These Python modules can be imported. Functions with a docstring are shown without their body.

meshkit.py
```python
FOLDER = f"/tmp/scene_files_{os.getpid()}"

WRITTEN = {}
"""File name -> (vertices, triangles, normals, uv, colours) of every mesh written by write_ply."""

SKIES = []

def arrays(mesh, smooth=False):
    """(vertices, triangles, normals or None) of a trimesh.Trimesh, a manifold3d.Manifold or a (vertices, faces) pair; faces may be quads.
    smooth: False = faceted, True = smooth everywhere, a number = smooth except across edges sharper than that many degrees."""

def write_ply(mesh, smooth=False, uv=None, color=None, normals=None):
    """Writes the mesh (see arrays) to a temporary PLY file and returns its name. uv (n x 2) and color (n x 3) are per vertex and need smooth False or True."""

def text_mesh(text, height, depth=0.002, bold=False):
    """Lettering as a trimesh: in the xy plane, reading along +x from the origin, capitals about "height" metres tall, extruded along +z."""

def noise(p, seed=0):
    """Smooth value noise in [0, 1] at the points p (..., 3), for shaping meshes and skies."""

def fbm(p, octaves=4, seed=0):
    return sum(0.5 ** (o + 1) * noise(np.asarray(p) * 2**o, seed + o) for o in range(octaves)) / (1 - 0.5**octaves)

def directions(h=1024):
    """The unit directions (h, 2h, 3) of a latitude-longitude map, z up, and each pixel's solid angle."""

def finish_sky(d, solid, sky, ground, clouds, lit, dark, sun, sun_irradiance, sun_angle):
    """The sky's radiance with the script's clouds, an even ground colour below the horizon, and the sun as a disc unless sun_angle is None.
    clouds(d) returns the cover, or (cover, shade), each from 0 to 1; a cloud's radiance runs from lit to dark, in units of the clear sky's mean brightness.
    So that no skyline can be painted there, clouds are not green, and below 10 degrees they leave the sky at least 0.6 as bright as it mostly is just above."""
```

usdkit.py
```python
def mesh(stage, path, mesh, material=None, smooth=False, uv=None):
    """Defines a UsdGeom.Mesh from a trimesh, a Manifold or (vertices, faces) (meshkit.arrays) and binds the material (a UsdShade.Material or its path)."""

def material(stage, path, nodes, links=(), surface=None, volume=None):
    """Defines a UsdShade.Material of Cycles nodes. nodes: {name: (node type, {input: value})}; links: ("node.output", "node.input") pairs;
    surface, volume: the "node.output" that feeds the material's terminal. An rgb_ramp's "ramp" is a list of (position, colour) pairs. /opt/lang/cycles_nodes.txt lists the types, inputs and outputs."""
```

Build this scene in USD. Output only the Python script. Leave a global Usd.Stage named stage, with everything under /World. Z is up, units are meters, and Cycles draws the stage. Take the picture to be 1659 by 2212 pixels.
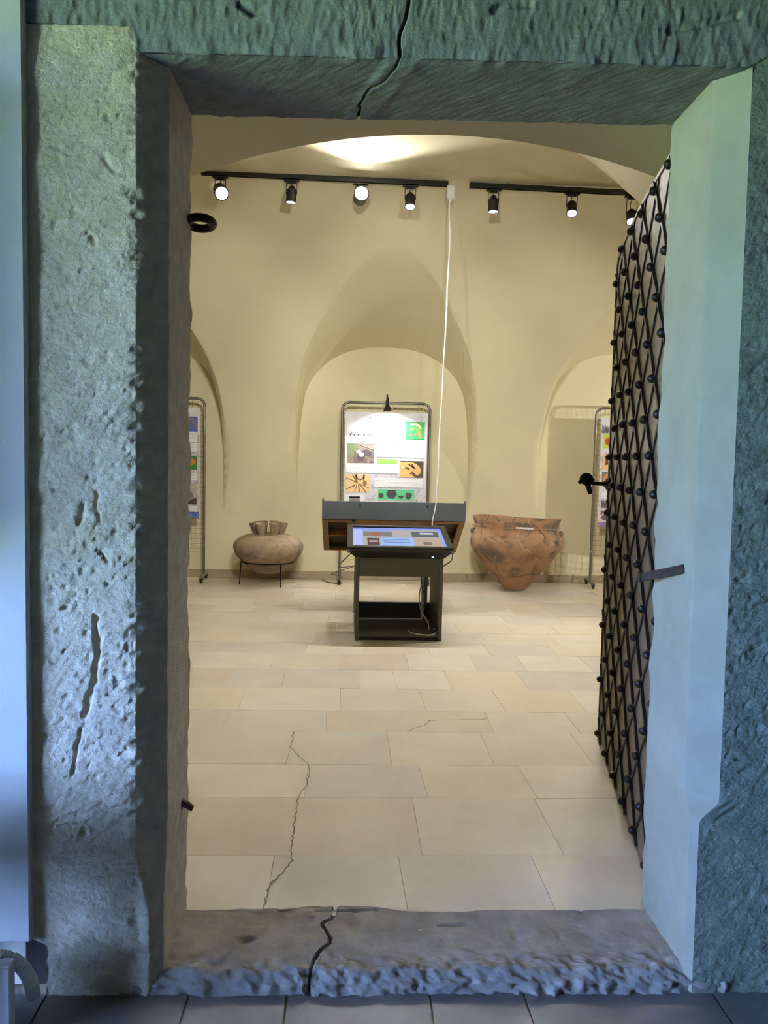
import math
import random
import numpy as np
import trimesh
import manifold3d as m3
import shapely
from shapely.geometry import Polygon, LineString, box as sbox, Point
from shapely import affinity
from pxr import Usd, UsdGeom, UsdLux, UsdShade, Gf, Sdf
import usdkit
from meshkit import noise, fbm

random.seed(7)
RNG = np.random.default_rng(7)
stage = Usd.Stage.CreateInMemory()
UsdGeom.SetStageUpAxis(stage, 'Z')
UsdGeom.SetStageMetersPerUnit(stage, 1.0)
UsdGeom.Xform.Define(stage, '/World')
UsdGeom.Scope.Define(stage, '/World/Looks')

# ------------------------------------------------------------------ camera
YAW, PITCH, ROLL, FPX = 3.9963e-2, -6.6402e-2, 2.1509e-2, 1695.0
PW, PH = 1659, 2212
EYE = np.array([0, 0, 1.4])
EXPOSURE = 0.0
_cy, _sy = math.cos(YAW), math.sin(YAW)
FWD = np.array([_sy * math.cos(PITCH), _cy * math.cos(PITCH), math.sin(PITCH)])
_r = np.array([_cy, -_sy, 0]); _u = np.cross(_r, FWD)
RIGHT = math.cos(ROLL) * _r + math.sin(ROLL) * _u
UP = math.cos(ROLL) * _u - math.sin(ROLL) * _r
cam = UsdGeom.Camera.Define(stage, '/World/camera')
cam.CreateProjectionAttr('perspective')
cam.CreateHorizontalApertureAttr(27.0)
cam.CreateVerticalApertureAttr(36.0)
cam.CreateFocalLengthAttr(27.0 * FPX / PW)
cam.CreateClippingRangeAttr(Gf.Vec2f(0.05, 200))
cam.CreateExposureAttr(EXPOSURE)
M = np.eye(4)
M[0, :3], M[1, :3], M[2, :3], M[3, :3] = RIGHT, UP, -FWD, EYE
UsdGeom.Xformable(cam).AddTransformOp().Set(Gf.Matrix4d(*[float(x) for x in M.ravel()]))


def ray(px, py):
    return FWD + RIGHT * (px - PW / 2) / FPX - UP * (py - PH / 2) / FPX


def at_z(px, py, z=0.0):
    d = ray(px, py)
    return EYE + d * (z - EYE[2]) / d[2]


def at_y(px, py, y):
    d = ray(px, py)
    return EYE + d * y / d[1]


# ------------------------------------------------------------------ daylight
dome = UsdLux.DomeLight.Define(stage, '/World/sky')
dome.CreateIntensityAttr(31.0)
dome.CreateColorAttr(Gf.Vec3f(0.26, 0.45, 1.0))
sun = UsdLux.DistantLight.Define(stage, '/World/sun')
sun.CreateIntensityAttr(112.0)
sun.CreateNormalizeAttr(True)
sun.CreateAngleAttr(0.53)
sun.CreateColorAttr(Gf.Vec3f(1.0, 0.93, 0.8))
_sx = UsdGeom.Xformable(sun)
_sx.AddRotateXYZOp().Set(Gf.Vec3f(0, 22, 0))   # high sun on the far side of the building
SPOT = 0.068                                      # scale of all the room's lamps


# ------------------------------------------------------------------ names, labels
_used = {}


def path(name, parent=None):
    base = (parent.GetPath().pathString if parent is not None else '/World') + '/' + name
    n = _used.get(base, -1) + 1
    _used[base] = n
    return base if n == 0 else '%s_%03d' % (base, n)


def tag(p, label=None, cat=None, group=None, kind=None):
    p = p.GetPrim() if hasattr(p, 'GetPrim') else p
    for k, v in (('label', label), ('category', cat), ('group', group), ('kind', kind)):
        if v:
            p.SetCustomDataByKey(k, v)
    return p


def thing(name, label, cat, loc=(0, 0, 0), rotz=0.0, group=None, kind=None):
    x = UsdGeom.Xform.Define(stage, path(name))
    x.AddTranslateOp().Set(Gf.Vec3d(*map(float, loc)))
    x.AddRotateZOp().Set(float(rotz))
    return tag(x, label, cat, group, kind)


def obj(name, mesh, mat, parent=None, smooth=False, label=None, cat=None, group=None, kind=None):
    m = usdkit.mesh(stage, path(name, parent), mesh, mat, smooth=smooth)
    return tag(m, label, cat, group, kind)


def copy_thing(root, loc, rotz, label, group=None):
    was = root.GetCustomData()
    r = thing(root.GetName().rstrip('0123456789').rstrip('_'), label, was['category'], loc, rotz, group or was.get('group'))
    r.GetReferences().AddInternalReference(root.GetPath())
    r.SetInstanceable(True)
    return r


# ------------------------------------------------------------------ mesh helpers
def cat_(*ms):
    ms = [trimesh.Trimesh(*m_[:2], process=False) if isinstance(m_, tuple) else m_ for m_ in ms]
    return trimesh.util.concatenate(ms)


def tm(man):
    m = man.to_mesh()
    return trimesh.Trimesh(np.array(m.vert_properties[:, :3], float), np.array(m.tri_verts), process=False)


def bx(c, s, ch=0.0, rz=0.0, rx=0.0):
    """box with chamfered edges, centre c, size s"""
    h = np.array(s, float) / 2
    if ch <= 0:
        b = trimesh.creation.box(s)
    else:
        ch = min(ch, h.min() * .9)
        pts = []
        for sx in (-1, 1):
            for sy in (-1, 1):
                for sz in (-1, 1):
                    q = np.array([sx, sy, sz])
                    for k in range(3):
                        v = q * (h - ch); v[k] = q[k] * h[k]
                        pts.append(v)
        b = tm(m3.Manifold.hull_points(np.array(pts)))
    if rx:
        b.apply_transform(trimesh.transformations.rotation_matrix(rx, [1, 0, 0]))
    if rz:
        b.apply_transform(trimesh.transformations.rotation_matrix(rz, [0, 0, 1]))
    b.apply_translation(c)
    return b


def lohi(lo, hi, ch=0.0):
    lo, hi = np.array(lo, float), np.array(hi, float)
    return bx((lo + hi) / 2, hi - lo, ch)


def tube(pts, r, n=8, closed=False):
    pts = np.array(pts, float)
    N = len(pts)
    rr = np.full(N, r) if np.ndim(r) == 0 else np.array(r, float)
    if closed:
        t = np.roll(pts, -1, 0) - np.roll(pts, 1, 0)
    else:
        t = np.gradient(pts, axis=0)
    t /= np.maximum(np.linalg.norm(t, axis=1, keepdims=True), 1e-12)
    a = np.array([0, 0, 1.0]) if abs(t[0][2]) < .9 else np.array([1.0, 0, 0])
    v, x = [], np.cross(t[0], a)
    x /= np.linalg.norm(x)
    for i in range(N):
        x = x - t[i] * (x @ t[i]); x /= np.linalg.norm(x)
        y = np.cross(t[i], x)
        for k in range(n):
            an = 2 * math.pi * k / n
            v.append(pts[i] + rr[i] * (math.cos(an) * x + math.sin(an) * y))
    f = []
    for i in range(N if closed else N - 1):
        j = (i + 1) % N
        for k in range(n):
            l = (k + 1) % n
            f += [[i * n + k, i * n + l, j * n + l], [i * n + k, j * n + l, j * n + k]]
    if not closed:
        c0, c1 = len(v), len(v) + 1
        v += [pts[0], pts[-1]]
        for k in range(n):
            l = (k + 1) % n
            f += [[c0, l, k], [c1, (N - 1) * n + k, (N - 1) * n + l]]
    return trimesh.Trimesh(np.array(v), np.array(f), process=False)


def cyl(p0, p1, r0, r1=None, n=20):
    return tube([p0, p1], [r0, r0 if r1 is None else r1], n)


def spline(pts, n=12):
    from scipy.interpolate import CubicSpline
    pts = np.array(pts, float)
    d = np.r_[0, np.cumsum(np.linalg.norm(np.diff(pts, axis=0), axis=1))]
    return CubicSpline(d, pts)(np.linspace(0, d[-1], n * (len(pts) - 1) + 1))


def lathe(profile, n=48, c=(0, 0, 0)):
    p = np.array(profile, float)
    v, f = [], []
    for r, z in p:
        for k in range(n):
            a = 2 * math.pi * k / n
            v.append([c[0] + r * math.cos(a), c[1] + r * math.sin(a), c[2] + z])
    for i in range(len(p) - 1):
        for k in range(n):
            l = (k + 1) % n
            f += [[i * n + k, i * n + l, (i + 1) * n + l], [i * n + k, (i + 1) * n + l, (i + 1) * n + k]]
    return trimesh.Trimesh(np.array(v), np.array(f), process=False)


def prism(poly, z0, z1):
    """shapely polygon(s) in xy, extruded from z0 to z1"""
    out = []
    for g in getattr(poly, 'geoms', [poly]):
        if g.geom_type == 'Polygon' and g.area > 1e-9:
            e = trimesh.creation.extrude_polygon(g, z1 - z0, engine='earcut')
            e.apply_translation([0, 0, z0])
            out.append(e)
    return trimesh.util.concatenate(out) if out else None


def grid(P, wrap=False, caps=False):
    """P[k, n, 3] as a surface; wrap closes n, caps fill both ends"""
    K, N = P.shape[:2]
    idx = np.arange(K * N).reshape(K, N)
    a, b = idx[:-1], idx[1:]
    if wrap:
        a2, b2 = np.roll(a, -1, 1), np.roll(b, -1, 1)
    else:
        a, b, a2, b2 = a[:, :-1], b[:, :-1], a[:, 1:], b[:, 1:]
    f = np.concatenate([np.stack([a, b, b2], -1).reshape(-1, 3), np.stack([a, b2, a2], -1).reshape(-1, 3)])
    v = P.reshape(-1, 3)
    if caps:
        c0, c1 = len(v), len(v) + 1
        v = np.vstack([v, P[0].mean(0), P[-1].mean(0)])
        r0, r1 = idx[0], idx[-1]
        f = np.vstack([f, np.stack([np.full(N, c0), r0, np.roll(r0, -1)], 1), np.stack([np.full(N, c1), np.roll(r1, -1), r1], 1)])
    m = trimesh.Trimesh(v, f, process=False)
    if m.volume < 0:
        m.invert()
    return m


def grid_normals(P, wrap):
    du = np.gradient(P, axis=0)
    if wrap:
        dv = np.roll(P, -1, 1) - np.roll(P, 1, 1)
    else:
        dv = np.gradient(P, axis=1)
    n = np.cross(dv, du)
    return n / np.maximum(np.linalg.norm(n, axis=-1, keepdims=True), 1e-12)


def resample(pts, step, closed=True, coarse=()):
    """closed xy ring resampled at step; edges in coarse (indices) get 8 pieces"""
    out = []
    n = len(pts)
    for i in range(n if closed else n - 1):
        a, b = np.array(pts[i], float), np.array(pts[(i + 1) % n], float)
        k = 6 if i in coarse else max(2, int(np.linalg.norm(b - a) / step))
        for t in np.arange(k) / k:
            out.append(a + (b - a) * t)
    if not closed:
        out.append(np.array(pts[-1], float))
    return np.array(out)


def seg_dist(P, line):
    """distance from points (...,2) to a polyline"""
    best = np.full(P.shape[:-1], 9.0)
    line = np.array(line, float)
    for a, b in zip(line[:-1], line[1:]):
        d = b - a
        t = np.clip(((P - a) @ d) / (d @ d), 0, 1)
        best = np.minimum(best, np.linalg.norm(P - (a + t[..., None] * d), axis=-1))
    return best


def sstep(x, a, b):
    t = np.clip((x - a) / (b - a), 0, 1)
    return t * t * (3 - 2 * t)


# ------------------------------------------------------------------ materials
def lin(*c):
    c = np.array(c, float) / 255
    return tuple(np.where(c <= .04045, c / 12.92, ((c + .055) / 1.055) ** 2.4))


def mat(name, rgb, rough=.5, metal=0.0, var=0.0, scale=6.0, bump=0.0, bscale=60.0, rgb2=None, spec=.5, detail=4, lin_rgb=False, extra=None):
    c1 = np.array(rgb if lin_rgb else lin(*rgb), float)
    nodes = {'p': ('principled_bsdf', {'base_color': tuple(c1), 'roughness': rough, 'metallic': metal, 'specular_ior_level': spec})}
    links = []
    if var or rgb2 is not None or bump:
        nodes['tc'] = ('texture_coordinate', {})
    if var or rgb2 is not None:
        c2 = np.array(rgb2 if lin_rgb else lin(*rgb2), float) if rgb2 is not None else c1 * (1 - var)
        c0 = c1 if rgb2 is not None else np.minimum(c1 * (1 + var), .95)
        nodes['n'] = ('noise_texture', {'scale': scale, 'detail': detail, 'roughness': .6})
        nodes['r'] = ('rgb_ramp', {'ramp': [(.3, tuple(c2)), (.7, tuple(c0))]})
        links += [('tc.object', 'n.vector'), ('n.fac', 'r.fac'), ('r.color', 'p.base_color')]
    if bump:
        nodes['bn'] = ('noise_texture', {'scale': bscale, 'detail': 5, 'roughness': .65})
        nodes['b'] = ('bump', {'strength': 1.0, 'distance': bump})
        links += [('tc.object', 'bn.vector'), ('bn.fac', 'b.height'), ('b.normal', 'p.normal')]
    if extra:
        nodes.update(extra[0]); links += extra[1]
    return usdkit.material(stage, '/World/Looks/' + name, nodes, links, surface='p.BSDF')


def emit(name, rgb, strength):
    return usdkit.material(stage, '/World/Looks/' + name, {'e': ('emission', {'color': lin(*rgb), 'strength': strength})}, [], surface='e.emission')


M_PLASTER = mat('cream_plaster', (238, 228, 190), .75, var=.045, scale=1.3, bump=.0012, bscale=35)
M_EMBRASURE = M_PLASTER
M_STONE = mat('sandstone', (220, 206, 182), .92, rgb2=(190, 177, 155), scale=22, bump=.004, bscale=120, spec=.2, detail=6)
M_ROUGH = mat('rough_grey_sandstone', (140, 150, 136), .92, rgb2=(110, 118, 106), scale=24, bump=.005, bscale=110, spec=.2, detail=6)
M_LINTEL = mat('tooled_sandstone', (134, 138, 140), .9, rgb2=(110, 114, 116), scale=20, bump=.002, bscale=110, spec=.25)
M_PAINTED = mat('whitewashed_stone', (160, 156, 137), .75, rgb2=(147, 143, 124), scale=5, bump=.0012, bscale=60, spec=.3)
M_THRESH = mat('worn_threshold_stone', (164, 156, 150), .75, rgb2=(132, 124, 118), scale=11, bump=.0025, bscale=80, spec=.4)
M_WHITE = mat('white_corridor_plaster', (212, 209, 202), .75, var=.04, scale=3, bump=.001, bscale=50)
M_CORR = mat('grey_corridor_plaster', (84, 78, 70), .9, spec=.2)
M_SOOT = mat('dark_hollow', (34, 31, 30), 1.0, spec=.05)
M_SLABS = [mat('limestone_%s' % k, c, .42, rgb2=c2, scale=3.2, bump=.0006, bscale=30, spec=.45) for k, c, c2 in (
    ('buff', (210, 198, 178), (200, 188, 168)), ('cream', (216, 206, 188), (206, 195, 176)), ('grey', (204, 195, 180), (194, 185, 169)), ('honey', (213, 200, 176), (203, 190, 166)), ('tan', (206, 192, 171), (196, 182, 161)))]
M_GROUT = mat('grey_grout', (150, 138, 122), .9)
M_CSLAB = [mat('corridor_slab_%s' % k, c, .45, rgb2=c2, scale=4, bump=.001, bscale=40) for k, c, c2 in (
    ('grey', (116, 112, 108), (94, 90, 87)), ('warm', (126, 119, 111), (102, 96, 90)))]
M_BASE = mat('stone_skirting', (176, 160, 134), .5, var=.08, scale=5)
M_IRON = mat('black_iron', (26, 24, 27), .38, .6, bump=.0015, bscale=45)
M_STRAP = mat('black_painted_strap', (24, 21, 21), .42, .2, bump=.002, bscale=50)
M_PLATE = mat('hammered_plate', (130, 115, 93), .36, .1, rgb2=(104, 91, 73), scale=7, bump=.004, bscale=16)
M_RUST = mat('rusty_iron', (84, 70, 62), .6, .5, rgb2=(54, 46, 44), scale=25, bump=.002, bscale=60)
M_STEEL = mat('grey_rack_tube', (128, 124, 120), .35, .55)
M_WIRE = mat('rack_wire', (150, 140, 118), .4, .5)
M_BLACK = mat('black_plastic', (18, 18, 20), .4)
M_CASTER = mat('castor_rubber', (24, 24, 26), .6)
M_KIOSK = mat('kiosk_charcoal', (86, 82, 72), .5, var=.06, scale=14)
M_KDARK = mat('kiosk_dark', (28, 26, 24), .5)
M_CASE = mat('case_slate', (72, 78, 82), .5, var=.07, scale=9)
M_OAK = mat('case_wood', (150, 106, 58), .5, rgb2=(120, 82, 42), scale=14)
M_DKWOOD = mat('case_underside', (58, 44, 32), .6, var=.1, scale=10)
M_CORD = mat('white_cord', (232, 230, 224), .45)
M_GCORD = mat('grey_cord', (120, 112, 98), .5)
M_LABEL = mat('white_card', (240, 238, 232), .6)
M_PAPER = mat('poster_paper', (242, 240, 242), .45, rgb2=(218, 214, 220), scale=5)
M_GRASS = mat('lawn_green', (118, 146, 74), .9, rgb2=(102, 130, 60), scale=3)
M_PLASTICW = mat('white_plastic', (228, 230, 228), .4)
M_LENS = emit('lamp_lens', (245, 248, 255), 60.0)
M_LENSDIM = emit('lamp_lens_side', (245, 248, 255), 14.0)


def pot_mat(name, a, b, grey, cell, seed, cream=True):
    nodes = {
        'tc': ('texture_coordinate', {}),
        'mp': ('mapping', {'location': (seed, seed * .7, seed * .3), 'vector': (0, 0, 0)}),
        'n1': ('noise_texture', {'scale': 5.0, 'detail': 5, 'roughness': .6}),
        'r1': ('rgb_ramp', {'ramp': [(.32, lin(*b)), (.5, lin(*a)), (.68, tuple(np.array(lin(*a)) * 1.12))]}),
        'n2': ('noise_texture', {'scale': 4.0, 'detail': 4, 'roughness': .6, 'distortion': .5}),
        'r2': ('rgb_ramp', {'ramp': [(.52, (0, 0, 0)), (.64, (.85, .85, .85))]}),
        'mx': ('mix_color', {'b': lin(*grey)}),
        'nd': ('noise_texture', {'scale': 9.0, 'detail': 2}),
        'vm': ('mix_vector', {'fac': .07}),
        'v': ('voronoi_texture', {'feature': 'distance_to_edge', 'scale': cell}),
        'r3': ('rgb_ramp', {'ramp': [(0.0, (.75, .75, .75)), (.008, (.5, .5, .5)), (.02, (0, 0, 0))] if cream else [(0, (.3, .3, .3)), (.02, (0, 0, 0))]}),
        'n4': ('noise_texture', {'scale': 4.5, 'detail': 1}),
        'r4': ('rgb_ramp', {'ramp': [(.47, lin(70, 58, 46)), (.56, lin(205, 180, 140))] if cream else [(.4, lin(70, 58, 46)), (.6, lin(90, 78, 62))]}),
        'mx2': ('mix_color', {}),
        'bn': ('noise_texture', {'scale': 40.0, 'detail': 4}),
        'b': ('bump', {'strength': 1.0, 'distance': .003}),
        'p': ('principled_bsdf', {'roughness': .75, 'specular_ior_level': .3}),
    }
    links = [('tc.object', 'mp.vector'), ('mp.vector', 'n1.vector'), ('mp.vector', 'n2.vector'), ('mp.vector', 'nd.vector'), ('mp.vector', 'n4.vector'),
             ('n1.fac', 'r1.fac'), ('n2.fac', 'r2.fac'), ('r1.color', 'mx.a'), ('r2.color', 'mx.fac'), ('mp.vector', 'vm.a'), ('nd.color', 'vm.b'), ('vm.result', 'v.vector'),
             ('v.distance', 'r3.fac'), ('n4.fac', 'r4.fac'), ('mx.result', 'mx2.a'), ('r4.color', 'mx2.b'), ('r3.color', 'mx2.fac'), ('mx2.result', 'p.base_color'),
             ('tc.object', 'bn.vector'), ('bn.fac', 'b.height'), ('b.normal', 'p.normal')]
    return usdkit.material(stage, '/World/Looks/' + name, nodes, links, surface='p.BSDF')


M_POT = pot_mat('mended_pot_clay', (172, 134, 102), (138, 106, 76), (104, 96, 88), 3.3, 3.0)
M_URN = pot_mat('buff_urn_clay', (160, 140, 112), (136, 114, 86), (112, 104, 102), 1.7, 8.0, cream=False)

# ------------------------------------------------------------------ room shell: vault and its lunettes
YW, YN = 9.1, 3.0                      # far wall, near wall
YC, HS, ZS, RISE = 6.05, 3.05, 0.6, 3.1
XL, XR = -5.6, 6.4


def vault_z(y):
    return ZS + RISE * np.sqrt(np.clip(1 - ((y - YC) / HS) ** 2, 0, None))


ang = np.linspace(0, math.pi, 91)
prof = [(YW, -.02)] + [(YC + HS * math.cos(a), ZS + RISE * math.sin(a)) for a in ang] + [(YN, -.02)]
cs = m3.CrossSection([np.array(prof)])
barrel = m3.Manifold.extrude(cs, XR - XL).refine_to_length(.14)            # (y, z, along)
barrel = barrel.transform(np.array([[0, 0, 1, XL], [1, 0, 0, 0], [0, 1, 0, 0]], float))


def lunette(xc, wall, groin, y_wall, ext=.35):
    """ruled vault between the arch on the wall (half widths, z) and the groin (half widths, y, z), carried on past the groin"""
    wl, gr = np.array(wall, float), np.array(groin, float)

    def full(c, k):
        r = c.copy(); l = c[::-1].copy(); l[:, 0] *= -1
        return np.vstack([r, l])
    def resam(c, n):
        d = np.r_[0, np.cumsum(np.linalg.norm(np.diff(c, axis=0), axis=1))]
        from scipy.interpolate import PchipInterpolator
        t = np.linspace(0, 1, n)
        return np.stack([PchipInterpolator(d / d[-1], c[:, k])(t) for k in range(c.shape[1])], 1)
    n = 40
    a = resam(np.array([[w, y_wall, z] for w, z in wl]), n)
    b = resam(gr, n)
    s = 1 if y_wall > YC else -1
    back = a + (a - b) * .05
    back[:, 1] = y_wall + s * .012
    back[:, 0], back[:, 2] = a[:, 0], a[:, 2]
    fwd = b + (b - a) * ext
    rings = []
    for c in (back, a, b, fwd):
        q = full(c, 0)
        q[:, 0] += xc
        rings.append(q)
    P = np.array(rings)
    m = grid(P, wrap=True, caps=True)
    man = m3.Manifold(m3.Mesh(np.asarray(m.vertices, np.float32), np.asarray(m.faces, np.uint32)))
    if man.volume() < 0 or man.status() != m3.Error.NoError:
        m.invert()
        man = m3.Manifold(m3.Mesh(np.asarray(m.vertices, np.float32), np.asarray(m.faces, np.uint32)))
    return man.refine_to_length(.09)


wallarch = [(.985, -.05), (.985, 1.0), (.98, 1.4), (.955, 1.86), (.905, 2.16), (.80, 2.36), (.62, 2.53), (.40, 2.635), (.2, 2.675), (.02, 2.685)]
groin = [(1.09, 9.07, -.05), (1.085, 9.06, 1.0), (1.07, 9.0, 1.4), (1.0, 8.70, 2.13), (.905, 8.49, 2.46), (.715, 8.20, 2.80), (.49, 7.86, 3.09), (.35, 7.70, 3.215), (.20, 7.57, 3.295), (.015, 7.53, 3.325)]
space = barrel
for xc in (-4.9 + 2.42 - .015 * 0, .345, 3.15, -5.29, 5.96):
    if xc == -5.29 or xc == 5.96:
        continue
    space = space + lunette(xc, wallarch, groin, YW)
# broad lunette over the entrance on the near side
wall2 = [(1.34, -.05), (1.34, 1.6), (1.32, 2.0), (1.24, 2.4), (1.1, 2.72), (.85, 2.95), (.5, 3.1), (.2, 3.15), (.02, 3.155)]
gr2 = [(1.37, 3.08, -.05), (1.35, 3.14, 1.6), (1.31, 3.36, 2.0), (1.2, 3.58, 2.42), (1.04, 3.82, 2.70), (.87, 4.13, 3.0), (.6, 4.5, 3.27), (.25, 4.78, 3.42), (.02, 4.9, 3.47)]
space = space + lunette(.25, wall2, gr2, YN)
shell = tm(space)
shell = trimesh.Trimesh(shell.vertices, shell.faces, process=True)
shell.invert()
cen, nrm = shell.triangles_center, shell.face_normals
far = (cen[:, 1] > YW - .004)
near = (cen[:, 1] < YN + .004)
lft, rgt, low = cen[:, 0] < XL + .004, cen[:, 0] > XR - .004, cen[:, 2] < -.015
door_gap = near & (np.abs(cen[:, 0] - .25) < 1.36)


def part_of(mask):
    return shell.submesh([np.nonzero(mask)[0]], append=True)


rest = ~(far | near | lft | rgt | low)
obj('ceiling', part_of(rest), M_PLASTER, smooth=30, label='cream plastered barrel vault with pointed lunettes above the exhibition room', cat='vault', kind='structure')
obj('wall_back', lohi((XL - .1, YW, -.3), (XR + .1, YW + .2, 4.2)), M_PLASTER, label='far cream wall of the room behind the display racks', cat='wall', kind='structure')
obj('wall_left', lohi((XL - .2, YN - .6, -.3), (XL, YW + .1, 4.2)), M_PLASTER, label='left end wall of the vaulted room', cat='wall', kind='structure')
obj('wall_right', lohi((XR, YN - .6, -.3), (XR + .2, YW + .1, 4.2)), M_PLASTER, label='right end wall of the vaulted room', cat='wall', kind='structure')
# the thick entrance wall with its segmental arched embrasure
EXC, EZT, ER, EHW = .33, 2.612, 2.55, 1.03
arc = [(EXC + x, EZT - (ER - math.sqrt(ER * ER - x * x))) for x in np.linspace(EHW, -EHW, 49)]
emb = Polygon([(EXC - EHW, -.1), (EXC + EHW, -.1)] + arc)
wallpoly = sbox(XL - .2, -.3, XR + .2, 4.2).difference(emb)
fw = prism(wallpoly, 0, YN - 2.385)
fw.apply_transform(np.array([[1, 0, 0, 0], [0, 0, -1, YN], [0, 1, 0, 0], [0, 0, 0, 1]], float))
obj('wall_front', fw, M_PLASTER, smooth=20, label='thick entrance wall with a shaded segmental arch over the doorway', cat='wall', kind='structure')
# roof slab keeps the daylight out
obj('ceiling_roof', lohi((XL - .4, 2.2, 4.2), (XR + .4, YW + .5, 4.5)), M_CORR, label='roof slab above the vaulted room', cat='roof', kind='structure')

# skirting along the far wall, in lengths
bt = thing('baseboard_back', 'low grey-beige stone skirting along the far wall', 'skirting', kind='structure')
xs = [XL, -4.1, -2.9, -1.9, -.62, .3, 1.35, 1.78, 2.6, 3.6, 4.7, XR]
for a, b in zip(xs[:-1], xs[1:]):
    obj('skirting_stone', lohi((a + .0015, YW - .022 - .002 * random.random(), 0), (b - .0015, YW + .01, .088 + .004 * random.random()), .004), M_BASE, bt)

# ------------------------------------------------------------------ floor of the room: coursed limestone slabs
fl = thing('floor', 'beige limestone slab floor laid in courses across the room', 'floor', kind='structure')
obj('mortar_bed', lohi((XL, 2.325, -.3), (XR, YW + .02, -.007)), M_GROUT, fl)
ROWS = [2.322, 2.693, 3.17, 3.521, 3.964, 4.293, 4.718, 5.152, 5.577, 5.905, 6.308, 6.671, 7.05, 7.40, 7.77, 8.12, 8.46, 8.80, YW]
XJ = {0: [-.98, -.25, .19, .66, 1.12], 1: [-.82, .27, .78, 1.2], 2: [-.75, -.18, .33, .79, 1.3], 3: [-.83, -.28, .2, .68, 1.15], 4: [-1.05, -.65, -.12, .76, 1.21],
      5: [-1.1, -.62, -.05, .43, .88, 1.35], 6: [-1.2, -.76, -.42, .06, .29, .63, 1.11], 7: [-1.05, -.53, -.07, .4, .86, 1.2], 8: [-1.3, -.79, -.32, .1, .58, 1.02, 1.52]}
rr = random.Random(11)
CR1 = [(-.279, 3.949), (-.281, 3.729), (-.246, 3.652), (-.184, 3.528), (-.172, 3.421), (-.174, 3.297), (-.198, 3.203), (-.205, 3.093), (-.195, 2.686), (-.187, 2.66), (-.215, 2.577), (-.25, 2.504), (-.253, 2.436), (-.256, 2.2)]
CR2 = [(.306, 3.96), (.358, 4.04), (.401, 4.056), (.433, 4.138), (.621, 4.165), (.76, 4.176)]


def ragged(line, amp, step=.018, seed=1):
    l = LineString(line)
    r_ = random.Random(seed)
    n = max(2, int(l.length / step))
    out = []
    for i in range(n + 1):
        p = l.interpolate(i / n, normalized=True)
        out.append((p.x + r_.uniform(-amp, amp), p.y + r_.uniform(-amp, amp)))
    return LineString(out)


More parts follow.
